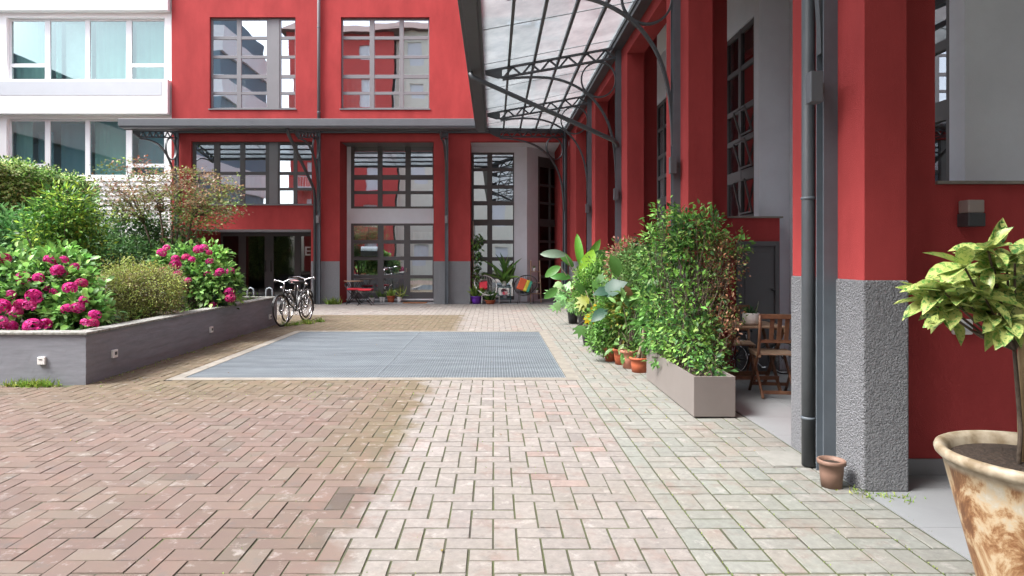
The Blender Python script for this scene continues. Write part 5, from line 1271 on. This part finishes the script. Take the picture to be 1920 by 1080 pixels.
obj('tabletop', s_, 'woodlight', tb, bevel=.003)
for (xa, ya, yb_) in ((x0 + .05, 6.88, 7.38), (x1 - .05, 6.88, 7.38)):
    obj('leg', MB().bar((xa, ya, .004), (xa, yb_, z - .02), .024, .04, (0, 1, 0)), 'wood', tb, bevel=.003); obj('leg', MB().bar((xa + .026, yb_, .004), (xa + .026, ya, z - .02), .024, .04, (0, 1, 0)), 'wood', tb, bevel=.003)
for yq in (6.98, 7.28): obj('stretcher', MB().bar((x0 + .05, yq, .16), (x1 - .03, yq, .16), .02, .04), 'wood', tb)
tpz = W(1408, 610, 7.0)
pt_ = thing('succulent_pot', 'round white ceramic pot with a small aloe on the wooden table', 'potted plant', (tpz.x, 7.0, .745)); o_ = origin_of(pt_)
obj('pot', MB().lathe([(.06, 0), (.08, .02), (.092, .07), (.088, .12), (.083, .13), (.076, .13), (.075, .10)], o_, 28), 'porcelain', pt_)
obj('soil', MB().lathe([(.076, .11), (.001, .115)], o_, 20, cap=False), 'soil', pt_)
lv = Leaves(); n = 46; D = unit(RNG.normal(0, .8, (n, 3)) * np.array([1, 1, .3]) + np.array([0, 0, .9])); lv.add(np.tile(np.array(o_) + np.array([0, 0, .11]), (n, 1)), D, RNG.normal(0, 1, (n, 3)), RNG.uniform(.06, .13, n), .018, pal([(.03, .09, .035), (.05, .13, .05)], n), T_STRAP)
lv.add([np.array(o_) + np.array([.03, 0, .11])], [(.4, 0, .8)], [(0, -1, .3)], .17, .02, [(.35, .36, .25)], T_STRAP)
lv.build('foliage', 'leafgloss', pt_)

# leather-and-wood chair among the plants
lc = thing('lounge_chair', 'brown leather sling chair on black legs among the potted plants', 'chair', (1.72, 12.6, .002)); o_ = origin_of(lc)
s_ = MB(); s_.obox(o_ + Vector((-.02, .0, .62)), Vector((.14, .0, -.26)), Vector((.06, .24, .03)), Vector((.012, 0, .008))); obj('backrest', s_, 'woodlight', lc, bevel=.008)
s_ = MB(); s_.obox(o_ + Vector((.28, .0, .36)), Vector((.20, .0, .02)), Vector((.04, .22, .0)), Vector((0, 0, .012))); obj('seat', s_, 'woodlight', lc, bevel=.008)
for (a, b_) in (((-.12, -.2, 0), (.34, -.2, .40)), ((.34, -.2, 0), (-.02, -.2, .50)), ((-.12, .2, 0), (.34, .2, .40)), ((.34, .2, 0), (-.02, .2, .50))):
    obj('leg', MB().tube([o_ + Vector(a), o_ + Vector(b_)], .010, 7), 'black', lc)

# ---- red bistro set
YS = 19.62
bt = thing('bistro_table', 'small pale round bistro table on thin legs by the glazed garden door', 'table', (xs(660, YS), YS + .25, .004)); o_ = origin_of(bt)
obj('tabletop', MB().lathe([(.001, .70), (.30, .70), (.305, .71), (.30, .722), (.001, .724)], o_, 28), 'woodlight', bt)
for s1 in (-1, 1):
    obj('leg', MB().tube([o_ + Vector((-.2, .14 * s1, 0)), o_ + Vector((.16, .14 * s1, .70))], .011, 6), 'black', bt); obj('leg', MB().tube([o_ + Vector((.2, .14 * s1, 0)), o_ + Vector((-.16, .14 * s1, .70))], .011, 6), 'black', bt)
def stool(label, px, Y):
    t_ = thing('bistro_chair', label, 'chair', (0, 0, 0), group='bistro chairs with red cushions')
    obj('cushion', MB().box(-.2, .2, -.2, .2, .44, .50), 'redfab', t_, bevel=.025, local=True, seg=3)
    for s1 in (-1, 1):
        obj('leg', MB().tube([(-.22, .18 * s1, 0), (.18, .18 * s1, .44)], .011, 6), 'black', t_, local=True); obj('leg', MB().tube([(.22, .18 * s1, 0), (-.18, .18 * s1, .44), (-.26, .18 * s1, .60)], .011, 6), 'black', t_, local=True)
    obj('backrest', MB().box(-.275, -.262, -.18, .18, .56, .66), 'black', t_, local=True)
    t_.location = (xs(px, Y), Y, .004); return t_
s1_ = stool('black folding chair with a red cushion, right of the pale bistro table', 686, 19.35); s1_.rotation_euler = (0, 0, R(180))
s2_ = copy_tree(s1_, None, (xs(665, 19.75), 19.75, .004), R(0), 'black folding chair with a red cushion, tucked under the pale bistro table')
# pots on the sill
def small(name, label, px, Y, z, r, h, m, leaves, cat='potted plant', col=G_MID, L=.2, n=14, tmpl=T_STRAP, wr=.1):
    t_ = thing(name, label, cat, (xs(px, Y), Y, z)); o_ = origin_of(t_); pot(t_, r, h, m, rim=.005, n=18)
    lv = Leaves(); D = unit(RNG.normal(0, .5, (n, 3)) * np.array([1, 1, .4]) + np.array([0, 0, .8])); lv.add(np.tile(np.array(o_) + np.array([0, 0, h * .85]), (n, 1)), D, RNG.normal(0, 1, (n, 3)), RNG.uniform(.6, 1.2, n) * L, L * wr, pal(col, n), tmpl)
    lv.build('foliage', 'leafgloss', t_); return t_
YL = YR - .25
def sillpots():
    small('potted_plant', 'round white pot beside the red cushioned chair', 697, YL, .004, .09, .15, 'porcelain', 0, L=.12)
    small('potted_plant', 'slim white pot with a feathery plant on the sill, left of its twin', 714, YL, .004, .05, .17, 'porcelain', 0, L=.3, n=20)
    small('potted_plant', 'slim white pot on the sill, right of its twin and left of the orange pot', 719.5, YL, .004, .045, .16, 'porcelain', 0, L=.14, n=8)
    small('potted_plant', 'round orange pot with trailing leaves by the garden door', 733, YL, .004, .13, .21, 'terra', 0, col=G_LIGHT, L=.26, n=26, tmpl=T_SIMPLE, wr=.35)
    small('sansevieria', 'white pot with upright sword leaves by the garden door', 749, YL, .004, .08, .17, 'porcelain', 0, col=[(.10, .16, .05), (.26, .28, .08)], L=.36, n=12, wr=.13)
sillpots()
tag(obj('doormat', MB().box(xs(756, YF + .35), xs(800, YF + .35), YF + .15, YF + .6, .0042, .022), 'mat'), 'brown coir doormat before the glazed garden door', 'doormat')

# ---- corner bay furniture
def acapulco(label, mcord, mframe):
    t_ = thing('string_chair', label, 'chair', (0, 0, 0)); n = 40; c = Vector((0, 0, .58)); A = Vector((.36, 0, 0)); Bv = Vector((0, .30, .30))
    ring = [c + A * math.cos(2 * math.pi * k_ / n) * (1 + .08 * math.sin(2 * math.pi * k_ / n)) + Bv * math.sin(2 * math.pi * k_ / n) for k_ in range(n)]
    obj('hoop', MB().tube(ring, .015, 8, closed=True), mframe, t_, local=True)
    inner = [Vector((0, -.02, .36)) + Vector((.07 * math.cos(2 * math.pi * k_ / n), .07 * math.sin(2 * math.pi * k_ / n), 0)) for k_ in range(n)]
    cd = MB()
    for k_ in range(n):
        a, b_ = ring[k_], inner[k_]; mid = (a + b_) / 2 + Vector((0, .03, -.075)); cd.tube([a, mid, b_], .0055, 4)
    obj('cords', cd, mcord, t_, local=True); obj('seat_ring', MB().tube(inner, .01, 6, closed=True), mframe, t_, local=True)
    for k_ in (5, 15, 25, 35):
        a = ring[k_]; obj('leg', MB().tube([a.lerp(inner[k_], .35) + Vector((0, .02, -.06)), Vector((a.x * .85, a.y * .9 - (0 if k_ > 20 else .0), 0))], .010, 6), mframe, t_, local=True)
    return t_
YC = 19.95
wc = acapulco('white string egg chair with a red cushion beside the leftmost pier plants', 'plaswhite', 'plaswhite'); wc.location = (xs(911, YC), YC, .004); wc.rotation_euler = (0, 0, R(20))
cu = MB().obox((-.08, .02, .56), (.13, 0, .02), (0, .09, .11), (0, .04, -.035)); tag(obj('cushion', cu, 'redfab', bevel=.03, seg=3), 'red and yellow cushion lying in the white string chair', 'cushion', 'cushions').location = (xs(911, YC), YC - .05, .004)
bc_ = acapulco('black string egg chair holding a rainbow cushion', 'black', 'black'); bc_.location = (xs(985, YC), YC, .004); bc_.rotation_euler = (0, 0, R(-15))
cx_ = xs(985, YC); cs = thing('cushion', 'orange, yellow and green striped cushion in the black string chair', 'cushion', (cx_, YC - .08, .45), group='cushions')
for i, (m_, a) in enumerate((('flyer', 0), ('yel', .15), ('grn', .24))):
    o1 = Vector((cx_ - .12 + a, YC - .10, .62 - a * .35)); w_ = (.10, .05, .04)[i]
    obj('stripe', MB().obox(o1, Vector((w_, 0, -w_ * .35)), Vector((.07, .05, .17)), Vector((.008, -.045, .012))), m_, cs, bevel=.02, seg=3)
st = thing('side_table', 'small teal metal side table between the two string chairs', 'table', (xs(946, YC), YC + .25, .004)); o_ = origin_of(st)
obj('tabletop', MB().box(o_.x - .22, o_.x + .22, o_.y - .18, o_.y + .18, .50, .52), 'tealtop', st)
obj('shelf', MB().box(o_.x - .20, o_.x + .20, o_.y - .16, o_.y + .16, .14, .155), 'tealtop', st)
for sx_ in (-1, 1):
    for sy_ in (-1, 1): obj('leg', MB().tube([(o_.x + sx_ * .2, o_.y + sy_ * .16, .004), (o_.x + sx_ * .2, o_.y + sy_ * .16, .5)], .01, 6), 'tealtop', st)
small('potted_palm', 'white pot with a tall spiky plant on the teal side table', 945, YC + .3, .525, .085, .17, 'porcelain', 0, col=[(.08, .17, .04), (.14, .24, .06)], L=.85, n=22, wr=.055)
small('orchid_pot', 'grey pot with white and red blooms on the lower shelf of the teal table', 947, YC + .15, .157, .08, .12, 'galv', 0, col=[(.6, .5, .5), (.7, .1, .15)], L=.14, n=24, tmpl=T_BROAD, wr=.7)
ln = thing('lantern', 'small white cube lantern on the floor left of the teal table', 'lantern', (xs(932, YC), YC + .1, .004)); o_ = origin_of(ln)
b = MB()
for sx_ in (-1, 1):
    for sy_ in (-1, 1): b.box(o_.x + sx_ * .065 - .01, o_.x + sx_ * .065 + .01, o_.y + sy_ * .065 - .01, o_.y + sy_ * .065 + .01, .02, .2)
b.box(o_.x - .08, o_.x + .08, o_.y - .08, o_.y + .08, .2, .22); b.box(o_.x - .08, o_.x + .08, o_.y - .08, o_.y + .08, .004, .02); obj('lantern_frame', b, 'plaswhite', ln)
ld = thing('ladder_shelf', 'wooden ladder shelf with small pots behind the black string chair', 'shelf', (xs(1004, YC + .5), YC + .5, .004)); o_ = origin_of(ld)
for sx_ in (-1, 1):
    obj('rail', MB().bar((o_.x + sx_ * .17, o_.y - .15, .004), (o_.x + sx_ * .14, o_.y + .2, 1.35), .035, .03, (0, 1, 0)), 'woodlight', ld)
for z, d in ((.28, .15), (.62, .12), (.98, .09)): obj('shelf', MB().box(o_.x - .155, o_.x + .155, o_.y + z * .26 - .15 - d / 2, o_.y + z * .26 - .12 + d, z, z + .02), 'woodlight', ld)
small('potted_plant', 'little white pot on the topmost shelf of the wooden ladder', 1002, YC + .58, 1.003, .05, .11, 'porcelain', 0, L=.12)
small('potted_plant', 'little white pot on the lowest shelf of the wooden ladder', 1007, YC + .46, .303, .05, .10, 'porcelain', 0, L=.12)
small('potted_plant', 'glossy purple pot with mixed greenery at the pier of the corner bay', 893, YF + .05, .004, .17, .24, 'purple', 0, col=G_LIGHT + G_MID, L=.40, n=90, tmpl=T_SIMPLE, wr=.22)
small('potted_plant', 'low orange clay bowl with leafy greenery beside the purple pot', 919, YF - .0, .004, .17, .12, 'terra', 0, col=G_MID + G_DARK, L=.33, n=80, tmpl=T_SIMPLE, wr=.28)
vt = thing('climbing_plant', 'climbing plant on a thin bamboo pole against the edge of the tall window', 'plant', (xs(884, YF + .2) + .12, YF + .2, 0)); o_ = origin_of(vt)
obj('pole', MB().tube([o_ + Vector((-.05, 0, .2)), o_ + Vector((-.07, 0, 2.6))], .012, 6), 'woodlight', vt)
obj('stem', MB().tube([o_ + Vector((0, 0, .2)), o_ + Vector((.04, 0, .9)), o_ + Vector((0, 0, 1.6)), o_ + Vector((.03, 0, 2.1))], .008, 5), 'bark', vt)
lv = Leaves(); zz = RNG.uniform(.3, 2.1, 34); clumps(lv, np.stack([o_.x + .05 + RNG.normal(0, .07, 34), o_.y + RNG.normal(0, .05, 34), zz], 1), .06, 6, .12, .6, G_MID + G_DARK, T_BROAD); lv.build('foliage', 'leafgloss', vt)
